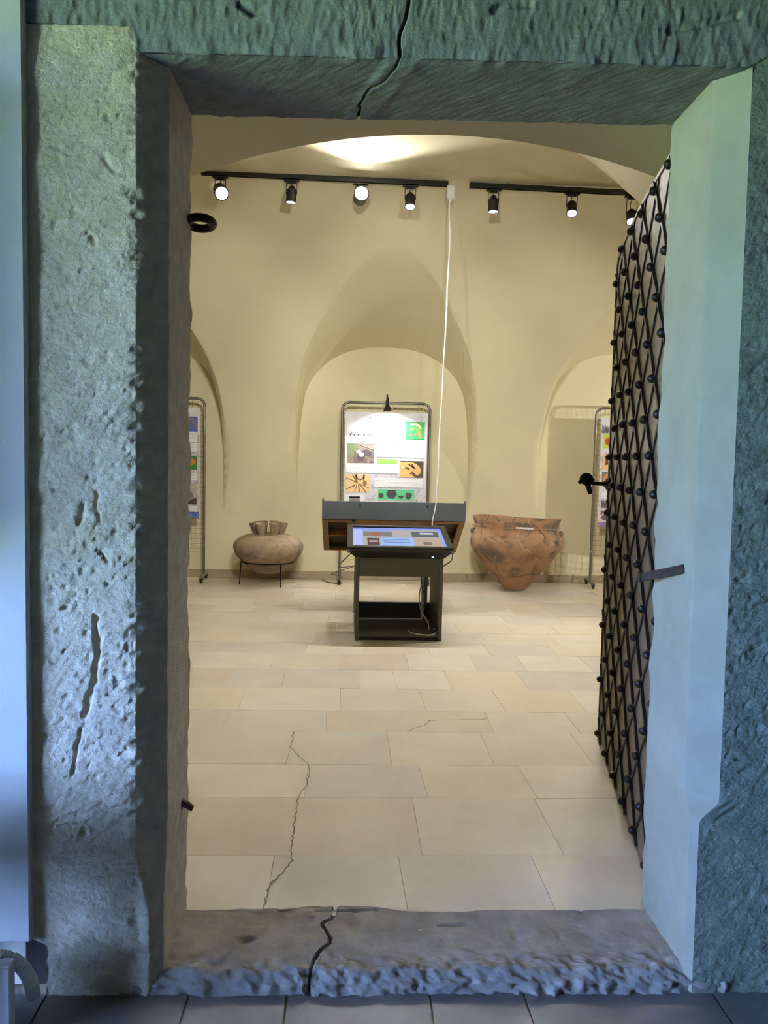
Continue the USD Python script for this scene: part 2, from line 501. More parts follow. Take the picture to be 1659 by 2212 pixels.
cracks = shapely.union_all([ragged(CR1, .005, seed=3).buffer(.0022, cap_style='flat'), ragged(CR2, .004, seed=5).buffer(.003, cap_style='flat')])
for i in range(len(ROWS) - 1):
    y0, y1 = ROWS[i] + .0009, ROWS[i + 1] - .0009
    if i in XJ:
        xj = list(XJ[i])
    else:
        x = rr.uniform(-1.6, -1.2); xj = []
        while x < 2.3:
            xj.append(x); x += rr.uniform(.36, .62)
    while xj[0] > XL + .8:
        xj.insert(0, xj[0] - rr.uniform(.45, .7))
    while xj[-1] < XR - .8:
        xj.append(xj[-1] + rr.uniform(.42, .7))
    xj = [XL] + xj + [XR]
    sk = {k: rr.uniform(-.006, .006) for k in range(len(xj))}
    for k in range(len(xj) - 1):
        a, b = xj[k] + .0009, xj[k + 1] - .0009
        p = Polygon([(a - sk[k], y0), (b - sk[k + 1], y0), (b + sk[k + 1], y1), (a + sk[k], y1)])
        dz = rr.uniform(-.0006, .0006)
        mt = M_SLABS[rr.choice([0, 0, 1, 1, 2, 2, 3, 4])]
        p = p.difference(cracks)
        for g in sorted(getattr(p, 'geoms', [p]), key=lambda g: -g.area):
            if g.area < 2e-5:
                continue
            obj('slab', prism(g, -.028, dz), mt, fl)

# ------------------------------------------------------------------ stone portal
def rough(P, Nn, amp=(.006, .011, .002), seed=0, pit=.60):
    low = fbm(P * 9 + seed, 3, seed) - .5
    mid = fbm(P * 56 + seed, 3, seed + 5)
    fine = fbm(P * 105, 2, seed + 9) - .5
    pits = sstep(noise(P * np.array([38, 38, 30]) + 3, seed + 21), pit + .12, .94)
    wob = P * 62 + 1.1 * (fbm(P * 40, 2, seed + 3)[..., None] - .5)
    pits2 = sstep(noise(wob, seed + 25), pit + .04, .86)
    k = .30 + .28 * np.exp(-((P[..., 2] - 1.0) / .55) ** 2)
    return P + Nn * (amp[0] * low * 2 + k * (amp[1] * .55 * (mid - .5) - amp[1] * .8 * pits - amp[1] * .6 * pits2) + amp[2] * 2.6 * fine)[..., None]


def zsteps(z0, z1, step):
    return np.linspace(z0, z1, int((z1 - z0) / step) + 1)


LINZ = lambda x: 2.403 + .018 * (x - .2)
portal = thing('trim_1', 'weathered chamfered sandstone surround of the doorway', 'door surround', kind='structure')
FY, BY = 2.035, 2.382


def left_ring(z):
    c = .066 - .034 * (1 - sstep(z, .16, .36))
    lx = -.852 + .058 * (1 - sstep(z, .085, .13))
    return [(lx, BY), (lx, FY + .003), (-.49 - c, FY), (-.49, FY + c), (-.49, BY)]


def right_ring(z):
    c = .070 - .052 * (1 - sstep(z, .43, .50))
    xr = .928 + .012 * (1 - z / 2.4)
    return [(xr, BY), (xr, FY + c), (xr + c, FY), (1.75, FY), (1.75, BY)]


# left jamb
zs = zsteps(-.07, 2.452, .0045)
n0 = None
R = []
for z in zs:
    q = left_ring(z)
    seg = [np.linspace(q[0], q[1], 6, endpoint=False), np.linspace(q[1], q[2], 76, endpoint=False), np.linspace(q[2], q[3], 14, endpoint=False), np.linspace(q[3], q[4], 42, endpoint=False), np.linspace(q[4], q[0], 5, endpoint=False)]
    r2 = np.vstack(seg)
    R.append(np.column_stack([r2, np.full(len(r2), z)]))
P = np.array(R)
Nn = grid_normals(P, True)
if (Nn[50, 20] @ np.array([0, -1, 0])) < 0:
    Nn = -Nn
front = Nn[..., 1] < -.4
# worn arris and the long gouges on the left jamb
P2 = rough(P, Nn, seed=2)
P2rev = rough(P, Nn, (.004, .0035, .0008), seed=2, pit=.8)
P2 = np.where(front[..., None], P2, P2rev)
gouge = seg_dist(P[..., [0, 2]], [(-.655, 1.30), (-.652, 1.22)])
for line, wd, dp in (([(-.66, .98), (-.655, .90), (-.665, .80), (-.69, .72)], .008, .012), ([(-.70, .68), (-.715, .60), (-.722, .56)], .006, .010), ([(-.66, 1.30), (-.652, 1.23)], .005, .008), ([(-.655, 1.15), (-.63, 1.12)], .005, .008), ([(-.70, 1.22), (-.69, 1.27)], .007, .01), ([(-.69, .40), (-.69, .41)], .012, .01), ([(-.64, 2.14), (-.61, 2.10)], .006, .005), ([(-.68, 1.95), (-.66, 1.93)], .006, .007)):
    d = seg_dist(P[..., [0, 2]] + .022 * (fbm(P * 38, 3, 4)[..., None] - .5), line)
    wv = wd * (.25 + 1.1 * fbm(P * np.array([10, 10, 34.]) + 7, 2, 6))
    P2 = P2 - Nn * (front * dp * .85 * (.5 + fbm(P * 45, 2, 7)) * (1 - sstep(d, wv * .2, wv * 1.8)))[..., None]
chip = (fbm(P * np.array([1, 1, 34.]) + 9, 4, 31) - .41) * .038
arris = np.exp(-((np.hypot(P[..., 0] + .49 + .066, P[..., 1] - FY)) / .014) ** 2)
P2 = P2 - Nn * (np.maximum(chip, -.002) * arris)[..., None]
back = np.exp(-((np.hypot(P[..., 0] + .49, P[..., 1] - BY)) / .02) ** 2)
P2[..., 0] -= back * (fbm(P * np.array([1, 1, 11.]) + 4, 3, 8) - .42) * .030
obj('jamb', grid(P2, True, True), M_STONE, portal, smooth=50, label='pitted grey-beige left jamb stone with long gouges')

# right jamb: smooth whitewashed reveal and chamfer, rough front
zs = zsteps(-.07, 2.447, .0055)
R = []
for z in zs:
    q = right_ring(z)
    seg = [np.linspace(q[0], q[1], 34, endpoint=False), np.linspace(q[1], q[2], 12, endpoint=False), np.linspace(q[2], q[2] + (np.array(q[3]) - q[2]) * .3, 52, endpoint=False), np.linspace(q[2] + (np.array(q[3]) - q[2]) * .3, q[3], 14, endpoint=False), np.linspace(q[3], q[4], 5, endpoint=False), np.linspace(q[4], q[0], 5, endpoint=False)]
    r2 = np.vstack(seg)
    R.append(np.column_stack([r2, np.full(len(r2), z)]))
P = np.array(R)
Nn = grid_normals(P, True)
if (Nn[50, 55] @ np.array([0, -1, 0])) < 0:
    Nn = -Nn
reveal = np.zeros(P.shape[:2], bool); reveal[:, :47] = True
front = ~reveal
P2 = np.where(front[..., None], rough(P, Nn, (.005, .010, .0026), seed=12), rough(P, Nn, (.004, .0012, .0003), seed=12, pit=.95))
back = np.exp(-((np.hypot(P[..., 0] - .93, P[..., 1] - BY)) / .02) ** 2)
P2[..., 0] += back * (fbm(P * np.array([1, 1, 9.]) + 14, 3, 8) - .42) * .030
# one closed solid, split by face into the rough stone and the whitewashed coat on it
full = grid(P2, True, True)
cols = np.zeros(len(full.vertices), bool)
cols[:P2.shape[0] * P2.shape[1]] = reveal.ravel() & True
fm = cols[full.faces].all(1)
obj('jamb', full.submesh([np.nonzero(~fm)[0]], append=True), M_ROUGH, portal, smooth=50, label='rough dark front of the right jamb')
obj('painted_reveal', full.submesh([np.nonzero(fm)[0]], append=True), M_PAINTED, portal, smooth=50, label='smooth whitewashed reveal and chamfer of the right jamb')

# lintel, with a crack that runs up its face and across its soffit
xs = np.unique(np.concatenate([np.linspace(-.86, -.03, 200), np.linspace(-.03, .135, 70), np.linspace(.135, 1.15, 250), np.linspace(1.15, 1.75, 30)]))
R = []
for x in xs:
    zb = LINZ(x)
    up = (1 - sstep(x, -.575, -.55)) * (2.452 - zb) + sstep(x, .985, 1.03) * (2.444 - zb)
    zb = zb + max(up, 0)
    ring = np.vstack([np.linspace((BY, zb), (FY, zb), 48, endpoint=False), np.linspace((FY, zb), (FY, 2.70), 66, endpoint=False), np.linspace((FY, 2.70), (FY, 3.0), 10, endpoint=False), np.linspace((FY, 3.0), (BY, 3.0), 4, endpoint=False), np.linspace((BY, 3.0), (BY, zb), 6, endpoint=False)])
    R.append(np.column_stack([np.full(len(ring), x), ring]))
P = np.array(R)
Nn = grid_normals(P, True)
if (Nn[60, 70] @ np.array([0, -1, 0])) < 0:
    Nn = -Nn
soff = np.zeros(P.shape[:2], bool); soff[:, :48] = True
q = P + .012 * (fbm(P * 14, 2, 40)[..., None] - .5)
tool = fbm(q * np.array([88, 10, 24]), 2, 41) - .5           # upright chisel strokes on the face
q = P.copy(); q[..., 0], q[..., 1] = (P[..., 0] + P[..., 1]) * 60, (P[..., 0] - P[..., 1]) * 12
tool2 = fbm(q, 3, 43) - .5                                                             # slanting strokes on the soffit
lowf = fbm(P * 6, 3, 44) - .5
P2 = P + Nn * (np.where(soff, tool2 * .006, tool * .0085) + lowf * .010)[..., None]
edge = np.exp(-((np.hypot(P[..., 1] - BY, P[..., 2] - LINZ(P[..., 0]))) / .02) ** 2)
P2[..., 2] += edge * (fbm(P * np.array([22., 1, 1]), 3, 46) - .5) * .014
edge = np.exp(-((np.hypot(P[..., 1] - FY, P[..., 2] - LINZ(P[..., 0]))) / .018) ** 2)
P2 = P2 - Nn * (edge * np.maximum(fbm(P * np.array([18., 1, 1]) + 3, 3, 47) - .3, 0) * .03)[..., None]
fc = list(ragged([(.119, 3.0), (.117, 2.546), (.112, 2.5), (.094, 2.456), (.098, 2.40)], .003, .02, 9).coords)
sc = list(ragged([(.098, 2.03), (.062, 2.143), (.02, 2.198), (-.001, 2.282), (-.004, 2.39)], .003, .02, 10).coords)
df = seg_dist(P[..., [0, 2]], fc); ds = seg_dist(P[..., [0, 1]], sc)
d = np.where(soff, ds, df)
P2 = P2 - Nn * (.022 * (1 - sstep(d, .0012, .0045)))[..., None]
# mortar smear beside the soffit crack
P2 = P2 + Nn * (soff * .004 * sstep(.06 - np.abs(P[..., 0] - .085 + (P[..., 1] - 2.05) * .33 - .02), 0, .03))[..., None]
for line in ([(.33, 2.53), (.36, 2.545), (.42, 2.55)], [(.78, 2.50), (.86, 2.52), (.95, 2.545)], [(-.30, 2.52), (-.27, 2.50), (-.25, 2.51)]):
    d = seg_dist(P[..., [0, 2]], line)
    P2 = P2 - Nn * (~soff * .008 * (1 - sstep(d, .004, .014)))[..., None]
obj('lintel', grid(P2, True, True), M_LINTEL, portal, smooth=50, label='tooled and cracked lintel stone')

# threshold
xs = np.unique(np.concatenate([np.linspace(-.60, -.14, 66), np.linspace(-.14, .02, 64), np.linspace(.02, 1.06, 150)]))
R = []
for x in xs:
    yb = 2.352 + .05 * (fbm(np.array([[x * 4.5, 0, 0]]), 3, 51)[0] - .5)
    yb -= .012 * math.exp(-((x - .3) / .3) ** 2)
    ring = np.vstack([np.linspace((yb, -.03), (yb, .010), 4, endpoint=False), np.linspace((yb, .010), (FY + .03, .006), 62, endpoint=False), np.linspace((FY + .03, .006), (FY, -.02), 9, endpoint=False), np.linspace((FY, -.02), (FY - .004, -.075), 10, endpoint=False), np.linspace((FY - .004, -.075), (yb, -.03), 6, endpoint=False)])
    R.append(np.column_stack([np.full(len(ring), x), ring]))
P = np.array(R)
Nn = grid_normals(P, True)
if Nn[60, 30, 2] < 0:
    Nn = -Nn
fr = sstep(2.16 - P[..., 1], 0, .1)
dsp = (fbm(P * 7, 3, 52) - .5) * .016 + (fbm(P * np.array([40, 55, 40.]), 3, 53) - .5) * (.004 + .024 * fr) - .006 * sstep(noise(P * 30, 54), .68, .95)
P2 = P + Nn * dsp[..., None]
tc = list(ragged([(-.03, 2.40), (-.034, 2.321), (-.038, 2.296), (-.067, 2.273), (-.062, 2.25), (-.041, 2.204), (-.045, 2.172), (-.071, 2.14), (-.088, 2.089), (-.10, 2.0)], .002, .012, 14).coords)
d = seg_dist(P[..., :2], tc)
wid = .0045 + .004 * np.clip((P[..., 1] - 2.05) / .3, 0, 1) * noise(P * 20, 3)
P2 = P2 - Nn * (.03 * (1 - sstep(d, wid * .5, wid)))[..., None]
for line, w_ in (([(.28, 2.255), (.36, 2.265)], .006), ([(-.29, 2.19), (-.27, 2.2)], .013), ([(-.09, 2.335), (.10, 2.34)], .004), ([(.70, 2.26), (.71, 2.26)], .006)):
    d = seg_dist(P[..., :2], line)
    P2 = P2 - Nn * (.006 * (1 - sstep(d, w_ * .4, w_ * 1.4)))[..., None]
obj('threshold', grid(P2, True, True), M_THRESH, portal, smooth=55, label='worn and cracked threshold stone')

# ------------------------------------------------------------------ corridor in front of the doorway
ZC = -.047
cf = thing('floor_corridor', 'blue-grey stone slab floor of the corridor before the threshold', 'floor', kind='structure')
obj('mortar_bed', lohi((-5.2, -3.6, -.5), (3.8, FY + .06, ZC - .007)), M_GROUT, cf)
cxj = [[-5.0, -4.3, -3.6, -2.9, -2.3, -1.75, -1.27] + [float(at_z(px, 2178, ZC)[0]) for px in (85, 399, 616, 932, 1141, 1560)] + [1.75, 2.3, 2.9, 3.8]]
crows = [2.046, 1.50, .95, .4, -.15, -.7, -1.25, -1.8, -2.4, -2.9, -3.4]
slant = [0] * 6 + [float(at_z(a, 2160, ZC)[0] - at_z(b, 2205, ZC)[0]) for a, b in ((95, 75), (405, 391), (618, 614), (928, 938), (1137, 1146), (1541, 1582))] + [0] * 4
for i in range(len(crows) - 1):
    xj = cxj[0] if i == 0 else [-5.0] + [x + rr.uniform(-.15, .15) for x in np.arange(-4.4, 3.5, .62)] + [3.8]
    for a, b in zip(xj[:-1], xj[1:]):
        p = Polygon([(a + .003, crows[i + 1] + .003), (b - .003, crows[i + 1] + .003), (b - .003, crows[i] - .003), (a + .003, crows[i] - .003)])
        obj('slab', prism(p, -.09, ZC + rr.uniform(-.001, .001)), M_CSLAB[rr.choice([0, 0, 1])], cf)

# corridor walls; the window is in the left end wall, behind the viewer's shoulder
CX0, CX1, CY0, CZT = -5.0, 3.6, -3.4, 3.3
WY0, WY1, WZ0, WZ1 = -1.45, .65, .5, 2.55
wp = sbox(CY0 - .35, -.5, FY + .3, 4.2).difference(sbox(WY0, WZ0, WY1, WZ1))
wb = prism(wp, 0, .35)
wb.apply_transform(np.array([[0, 0, 1, CX0 - .35], [1, 0, 0, 0], [0, 1, 0, 0], [0, 0, 0, 1]], float))
obj('wall_corridor_left', wb, M_CORR, label='left end wall of the corridor with its window', cat='wall', kind='structure')
obj('wall_corridor_back', lohi((CX0 - .35, CY0 - .35, -.5), (CX1 + .3, CY0, 4.2)), M_CORR, label='corridor wall behind the viewer', cat='wall', kind='structure')
obj('wall_corridor_right', lohi((CX1, CY0, -.5), (CX1 + .3, FY + .3, 4.2)), M_CORR, label='right end wall of the corridor', cat='wall', kind='structure')
obj('ceiling_corridor', lohi((CX0 - .35, CY0 - .35, CZT), (CX1 + .3, FY + .4, 4.5)), M_CORR, label='flat ceiling of the corridor', cat='ceiling', kind='structure')
obj('wall_corridor_front', cat_(lohi((CX0, FY + .02, .118), (-.84, 2.40, 4.2)), lohi((CX0, FY + .02, -.5), (-.93, 2.40, .118)), lohi((1.7, FY + .02, -.5), (CX1, 2.40, 4.2)), lohi((-.85, FY + .02, 2.95), (1.75, 2.40, 4.2))), M_CORR, label='corridor wall around the stone door surround', cat='wall', kind='structure')
obj('wall_recess', lohi((-.93, 2.24, -.5), (-.76, 2.385, .12)), M_SOOT, label='dark hollow behind the cable box at the foot of the wall', cat='wall', kind='structure')
# white pilaster at the left edge of the picture, cut off above a cable recess
obj('trim_2', lohi((-1.6, 2.015, .115), (-.825, 2.06, CZT), .004), M_WHITE, label='white plastered wall strip left of the stone surround', cat='wall', kind='structure')
win = thing('window_1', 'deep window opening with a timber frame behind the viewer', 'window', kind='structure')
WXf = CX0 - .22
obj('window_frame', cat_(lohi((WXf, WY0, WZ0), (WXf + .07, WY0 + .06, WZ1)), lohi((WXf, WY1 - .06, WZ0), (WXf + .07, WY1, WZ1)), lohi((WXf, WY0, WZ0), (WXf + .07, WY1, WZ0 + .06)), lohi((WXf, WY0, WZ1 - .06), (WXf + .07, WY1, WZ1))), M_PLASTICW, win)
obj('lawn', lohi((-60, -40, -.9), (CX0 - .36, 40, -.6)), M_GRASS, label='green lawn outside the corridor window', cat='lawn', kind='structure')

# ------------------------------------------------------------------ iron-plated door leaf, opened into the room
DA = np.array([.994, 2.42]); DB = np.array([1.253, 3.808])
DL = float(np.linalg.norm(DB - DA)); DD = (DB - DA) / DL
door = thing('door_1', 'open iron-plated door leaf with black studded lattice straps beside the right jamb', 'door', (DA[0], DA[1], 0), math.degrees(math.atan2(DD[1], DD[0])), kind='structure')
# in the door's own frame: +x along the leaf, +y is its visible face (towards the left), z up
TOP = [(0.0, 2.425), (.28, 2.437), (.462, 2.442), (.741, 2.446), (1.038, 2.433), (1.267, 2.412), (1.36, 2.395), (1.40, 2.375), (DL, 2.34)]
outline = Polygon([(0, .02), (DL, .02)] + TOP[::-1])


def upright(poly, y0, y1):
    e = prism(poly, 0, y1 - y0)
    e.apply_transform(np.array([[1, 0, 0, 0], [0, 0, -1, y1], [0, 1, 0, 0], [0, 0, 0, 1]], float))
    return e


obj('leaf', upright(outline, -.055, 0), M_PLATE, door, label='grey-brown hammered sheet of the leaf')
obj('edge_band', upright(outline.difference(affinity.scale(outline, 1 - .03 / DL, 1 - .03 / 2.4)), 0, .006), M_PLATE, door)
DS, DZ = .255, .272
S0, Z0 = .323, 1.436
inner = outline.buffer(-.012)


def bar_mesh(a, b, w, t, base):
    a, b = np.array(a), np.array(b)
    d = b - a; L = np.linalg.norm(d); d /= L; nn = np.array([-d[1], d[0]])
    n = max(2, int(L / .022))
    ts = np.linspace(0, L, n)
    rings = []
    for i, s in enumerate(ts):
        c = a + d * s
        ww = w * (1 + .22 * math.sin(s * 46)) / 2
        off = .0015 * math.sin(s * 31 + a[1] * 9)
        rings.append([[*(c - nn * ww), 0], [*(c - nn * ww * .75), base + t], [*(c + nn * ww * .75), base + t + off], [*(c + nn * ww), 0]])
    P = np.array(rings)[:, :, [0, 2, 1]]
    return grid(P, True, True)


for sgn, base in ((1, .004), (-1, .0)):
    for k in range(-14, 16):
        # strap through (S0 + k*DS, Z0) with slope +-DZ/DS
        p0 = np.array([S0 + k * DS, Z0]); dv = np.array([DS, sgn * DZ])
        l = LineString([p0 - dv * 12, p0 + dv * 12]).intersection(inner)
        if l.is_empty or l.length < .12:
            continue
        a, b = l.coords[0], l.coords[-1]
        obj('strap', bar_mesh(a, b, .017, .006, base), M_STRAP, door, smooth=40)
rivet = lathe([(.0165, 0), (.0165, .007), (.0145, .013), (.010, .018), (.005, .0205), (.0001, .021)], 14)
rivet.apply_transform(trimesh.transformations.rotation_matrix(-math.pi / 2, [1, 0, 0]))
rin = outline.buffer(-.03)
for j in range(-11, 8):
    for i in range(-4, 8):
        s = S0 + (i + .5 * (j % 2)) * DS + .006 * rr.uniform(-1, 1); z = Z0 + j * DZ / 2 + .005 * rr.uniform(-1, 1)
        if rin.contains(Point(s, z)):
            m = rivet.copy(); m.apply_translation([s, .008, z]); obj('rivet', m, M_STRAP, door, smooth=40)
# handle: boss, stem and a shell-shaped head with a hanging grip
hp = np.array([1.372, 0, 1.306])
boss = lathe([(.034, 0), (.034, .010), (.026, .018), (.016, .022), (.012, .03)], 20); boss.apply_transform(trimesh.transformations.rotation_matrix(-math.pi / 2, [1, 0, 0])); boss.apply_translation(hp)
obj('handle_boss', boss, M_IRON, door, smooth=40)
obj('handle_stem', tube([hp + [0, 0, 0], hp + [0, .03, 0], hp + [0, .075, .001], hp + [0, .10, .004], hp + [0, .118, .010]], [.017, .010, .009, .012, .014], 12), M_IRON, door, smooth=40)
shell_h = tm(m3.Manifold.hull_points(np.vstack([[[.010 * s, .112 + .032 * math.cos(a) * 1.0, .022 + .03 * math.sin(a)] for a in np.linspace(0, 2 * math.pi, 20)] for s in (-1, 1)] + [[[.018 * s, .112 + .022 * math.cos(a), .022 + .02 * math.sin(a)] for a in np.linspace(0, 2 * math.pi, 20)] for s in (-1, 1)])))
shell_h.apply_translation(hp)
flutes = [tube([hp + [-.019, .108, .008], hp + [-.019, .112 + .027 * math.cos(a), .022 + .026 * math.sin(a)]], .0028, 6) for a in np.linspace(.4, 2.9, 7)]
knob = [trimesh.creation.icosphere(2, .010).apply_translation(hp + [0, .142, .006]), trimesh.creation.icosphere(2, .008).apply_translation(hp + [0, .08, .018])]
obj('handle_head', cat_(shell_h, *flutes, *knob), M_IRON, door, smooth=40)
obj('handle_grip', tube([hp + [0, .108, .0], hp + [0, .098, -.022], hp + [0, .093, -.042], hp + [0, .092, -.052]], [.013, .013, .011, .008], 12), M_IRON, door, smooth=40)
for z in (.42, 1.95):
    obj('hinge_band', lohi((-.02, -.064, z - .03), (.45, -.055, z + .03), .003), M_IRON, door)

# ------------------------------------------------------------------ irons in the jambs
ring = thing('iron_ring', 'thick black iron ring fixed high in the left jamb', 'iron ring', (-.462, 2.372, 2.081), 8)
tor = tube([(.036 * math.cos(a), .036 * math.sin(a), .006 * -math.sin(a)) for a in np.linspace(0, 2 * math.pi, 40, endpoint=False)], .0125, 14, closed=True)
obj('ring', tor, M_IRON, ring, smooth=True)
obj('spike', lohi((-.10, -.011, -.011), (-.040, .011, .011), .003), M_IRON, ring)
peg = thing('iron_peg', 'short rusty iron peg low in the left jamb', 'iron peg', (-.497, 2.29, .365), 0)
obj('shank', tube([(-.03, 0, .012), (.005, 0, .008), (.022, .006, -.004), (.034, .01, -.016)], [.012, .012, .011, .009], 8), M_RUST, peg, smooth=30)
obj('tip', tube([(.030, .01, -.012), (.031, .012, -.024)], [.006, .004], 8), M_RUST, peg)
bar = thing('iron_bar', 'flat grey iron keeper bar sticking out of the whitewashed right reveal', 'iron bar', (.935, 2.160, 1.112), 0)
dvec = np.array([-.052, .19, -.055]); L = np.linalg.norm(dvec)
b_ = bx((0, L / 2, 0), (.009, L, .026), .002)
Rm = trimesh.geometry.align_vectors([0, 1, 0], dvec); b_.apply_transform(Rm)
obj('bar', b_, M_RUST, bar)
obj('bar_lip', bx(np.array(dvec) * .97 + [-.004, 0, .002], (.014, .012, .03), .002), M_RUST, bar)

# ------------------------------------------------------------------ cable recess at the left edge
jb = thing('cable_box', 'white cable box on the corridor floor at the left edge', 'cable box', (-.90, 1.86, ZC))
jb_r = float(at_y(22, 2130, 1.86)[0]); jb_h = float(at_y(10, 2086, 1.86)[2]) - ZC
obj('box_body', lohi((-.16, .0, 0), (jb_r + .90, .03, jb_h - .008), .004), M_PLASTICW, jb)
obj('box_lid', lohi((-.16, -.004, jb_h - .008), (jb_r + .90 + .001, .032, jb_h), .003), M_PLASTICW, jb)
cn = thing('corrugated_conduit', 'grey-white corrugated conduit bending down out of the cable box', 'conduit', (0, 0, 0))
cp = spline([at_y(-40, 2062, 1.90), at_y(0, 2066, 1.90), at_y(30, 2075, 1.91), at_y(55, 2098, 1.93), at_y(68, 2128, 1.96), at_y(72, 2150, 1.98)], 22)
obj('conduit_pipe', tube(cp, [.0165 + .0014 * math.sin(i * 2.2) for i in range(len(cp))], 18), M_PLASTICW, cn, smooth=50)

# ------------------------------------------------------------------ track lights
TY = 6.5


def track(x0, x1, z0, z1, y, label):
    t = thing('track_rail', label, 'track light rail', ((x0 + x1) / 2, y, (z0 + z1) / 2), group=None)
    L_ = math.hypot(x1 - x0, z1 - z0); a = -math.atan2(z1 - z0, x1 - x0)
    Rr = trimesh.transformations.rotation_matrix(a, [0, 1, 0])
    r = cat_(bx((0, -.016, 0), (L_, .006, .036)), bx((0, .016, 0), (L_, .006, .036)), bx((0, 0, .015), (L_, .034, .006)))
    r.apply_transform(Rr)
    obj('rail', r, M_BLACK, t)
    for s in (-1, 1):
        e = bx((s * (L_ / 2 + .004), 0, 0), (.008, .04, .04), .002); e.apply_transform(Rr); obj('end_cap', e, M_BLACK, t)
    for s in (-.35, .35):
        e = cyl((s * L_, 0, .018), (s * L_, 0, .5), .004, n=8); e.apply_transform(Rr); obj('hanger', e, M_BLACK, t)
    return t


TZ = lambda x: 3.662 - .0115 * (x + 1.25)
track(-1.255, .715, TZ(-1.255), TZ(.715), TY, 'left black lighting track under the vault, carrying four spotlights')
track(.905, 2.9, TZ(.905), TZ(2.9), TY, 'right black lighting track under the vault, beyond the hanging white cord')
track(-.35, .95, 3.10, 3.10, 3.42, 'black lighting track on the near side of the vault')


def spotlight(x, y, z, aim, power, label, cone=42, lens=M_LENS, drop=.085, k=1.0, col=(1.0, .975, .93)):
    """black can spot under a track at (x, y, z); aim is the point that it lights"""
    t = thing('track_spotlight', label, 'spotlight', (x, y, z))
    obj('adapter', cat_(bx((0, 0, -.030), (.125, .034, .02), .006), bx((0, 0, -.045), (.075, .03, .016), .006)), M_BLACK, t)
    pv = np.array([0, 0, -.05 - drop])
    d = np.array(aim, float) - (np.array([x, y, z]) + pv); d /= np.linalg.norm(d)
    Rm = trimesh.geometry.align_vectors([0, 0, -1], d)
    # yoke wires
    obj('yoke', cat_(cyl((-.043, 0, -.045), (-.043, 0, -.05 - drop), .003, n=6), cyl((.043, 0, -.045), (.043, 0, -.05 - drop), .003, n=6), cyl((-.043, 0, -.05 - drop), (.043, 0, -.05 - drop), .004, n=6)), M_BLACK, t)
    obj('lead', tube(spline([(.01, 0, -.045), (.0, .01, -.06), (0, .008, -.05 - drop + .04)], 5), .003, 6), M_BLACK, t)
    can = lathe([(.010, .065), (.018, .060), (.036, .032), (.041, .028), (.041, -.062), (.044, -.064), (.044, -.070), (.038, -.070), (.038, -.058)], 28)
    can.apply_scale(k); can.apply_transform(Rm); can.apply_translation(pv)
    obj('can', can, M_BLACK, t, smooth=35)
    ln = lathe([(.0001, -.062), (.02, -.064), (.038, -.060)], 28)
    ln.apply_scale(k); ln.apply_transform(Rm); ln.apply_translation(pv)
    obj('lens', ln, lens, t, smooth=True)
    if power:
        lp = UsdLux.SphereLight.Define(stage, t.GetPath().pathString + '/lamp')
        lp.CreateRadiusAttr(.035); lp.CreateIntensityAttr(float(power) * SPOT); lp.CreateColorAttr(Gf.Vec3f(*col)); lp.CreateNormalizeAttr(True)
        sh = UsdLux.ShapingAPI.Apply(lp.GetPrim()); sh.CreateShapingConeAngleAttr(float(cone)); sh.CreateShapingConeSoftnessAttr(.5)
        p = pv + d * .115 * k
        xf = np.eye(4); xf[:3, :3] = Rm[:3, :3].T; xf[3, :3] = p
        UsdGeom.Xformable(lp).AddTransformOp().Set(Gf.Matrix4d(*[float(v) for v in xf.ravel()]))
    return t


def tx(px):
    return float(at_y(px, 395, TY)[0])


spotlight(tx(476), TY, TZ(tx(476)), (.2, 2.6, 1.2), 260, 'dazzling spotlight near the left end of the left track', 40, k=1.3)
spotlight(tx(630), TY, TZ(tx(630)), (-.75, 6.35, 0), 450, 'spotlight with its can straight down, second from the left on the track', 48, M_LENSDIM)
spotlight(tx(779), TY, TZ(tx(779)), (.20, 4.4, 3.50), 260, 'dazzling spotlight at the middle of the left track', 62, k=1.4)
spotlight(tx(887), TY, TZ(tx(887)), (.35, 5.2, 0), 450, 'spotlight nearest the junction box, at the right end of the left track', 45, M_LENS)
spotlight(tx(1067), TY, TZ(tx(1067)), (1.1, 6.3, 0), 450, 'spotlight with its can straight down, first on the right track', 48, M_LENSDIM)
spotlight(tx(1237), TY, TZ(tx(1237)), (1.4, 4.6, 0), 450, 'bright spotlight in the middle of the right track', 45)
spotlight(tx(1367), TY, TZ(tx(1367)), (1.8, 4.6, 0), 450, 'bright spotlight at the far right beside the door top', 45, drop=.13)
for x, aim, pw, cn_, lb in ((-.28, (-2.2, 9.1, 1.2), 800, 28, 'near-side spotlight turned to the left end of the far wall'), (.0, (-.4, 9.1, 2.0), 800, 28, 'near-side spotlight turned to the far wall behind the spouted urn'),
                            (.5, (1.1, 9.1, 1.8), 800, 28, 'near-side spotlight turned to the far wall behind the mended pot'), (.7, (2.4, 9.1, 1.0), 800, 28, 'near-side spotlight turned to the right end of the far wall')):
    spotlight(x, 3.42, 3.085, aim, pw, lb, cn_, drop=.06)

# ------------------------------------------------------------------ things beside the corridor window's light
bench = thing('wooden_bench', 'long backless wooden bench with a deep apron against the corridor wall', 'bench', (-1.62, 1.70, ZC))
obj('seat', lohi((-.74, -.11, .60), (.74, .11, .64), .005), M_OAK, bench)
obj('apron', lohi((-.73, -.10, .44), (.73, .10, .60)), M_OAK, bench)
for sx in (-1, 1):
    for sy in (-1, 1):
        obj('leg', lohi((sx * .62 - .02, sy * .07 - .02, 0), (sx * .62 + .02, sy * .07 + .02, .45)), M_OAK, bench)
cab = thing('wall_cabinet', 'narrow grey cabinet hung on the corridor wall left of the doorway', 'cabinet', (-1.62, 1.87, 1.18))
obj('cabinet_body', lohi((-.30, -.12, 0), (.30, .12, 1.12), .004), M_CORR, cab)
obj('cabinet_door', lohi((-.295, -.14, .01), (.295, -.122, 1.11), .004), M_CORR, cab)

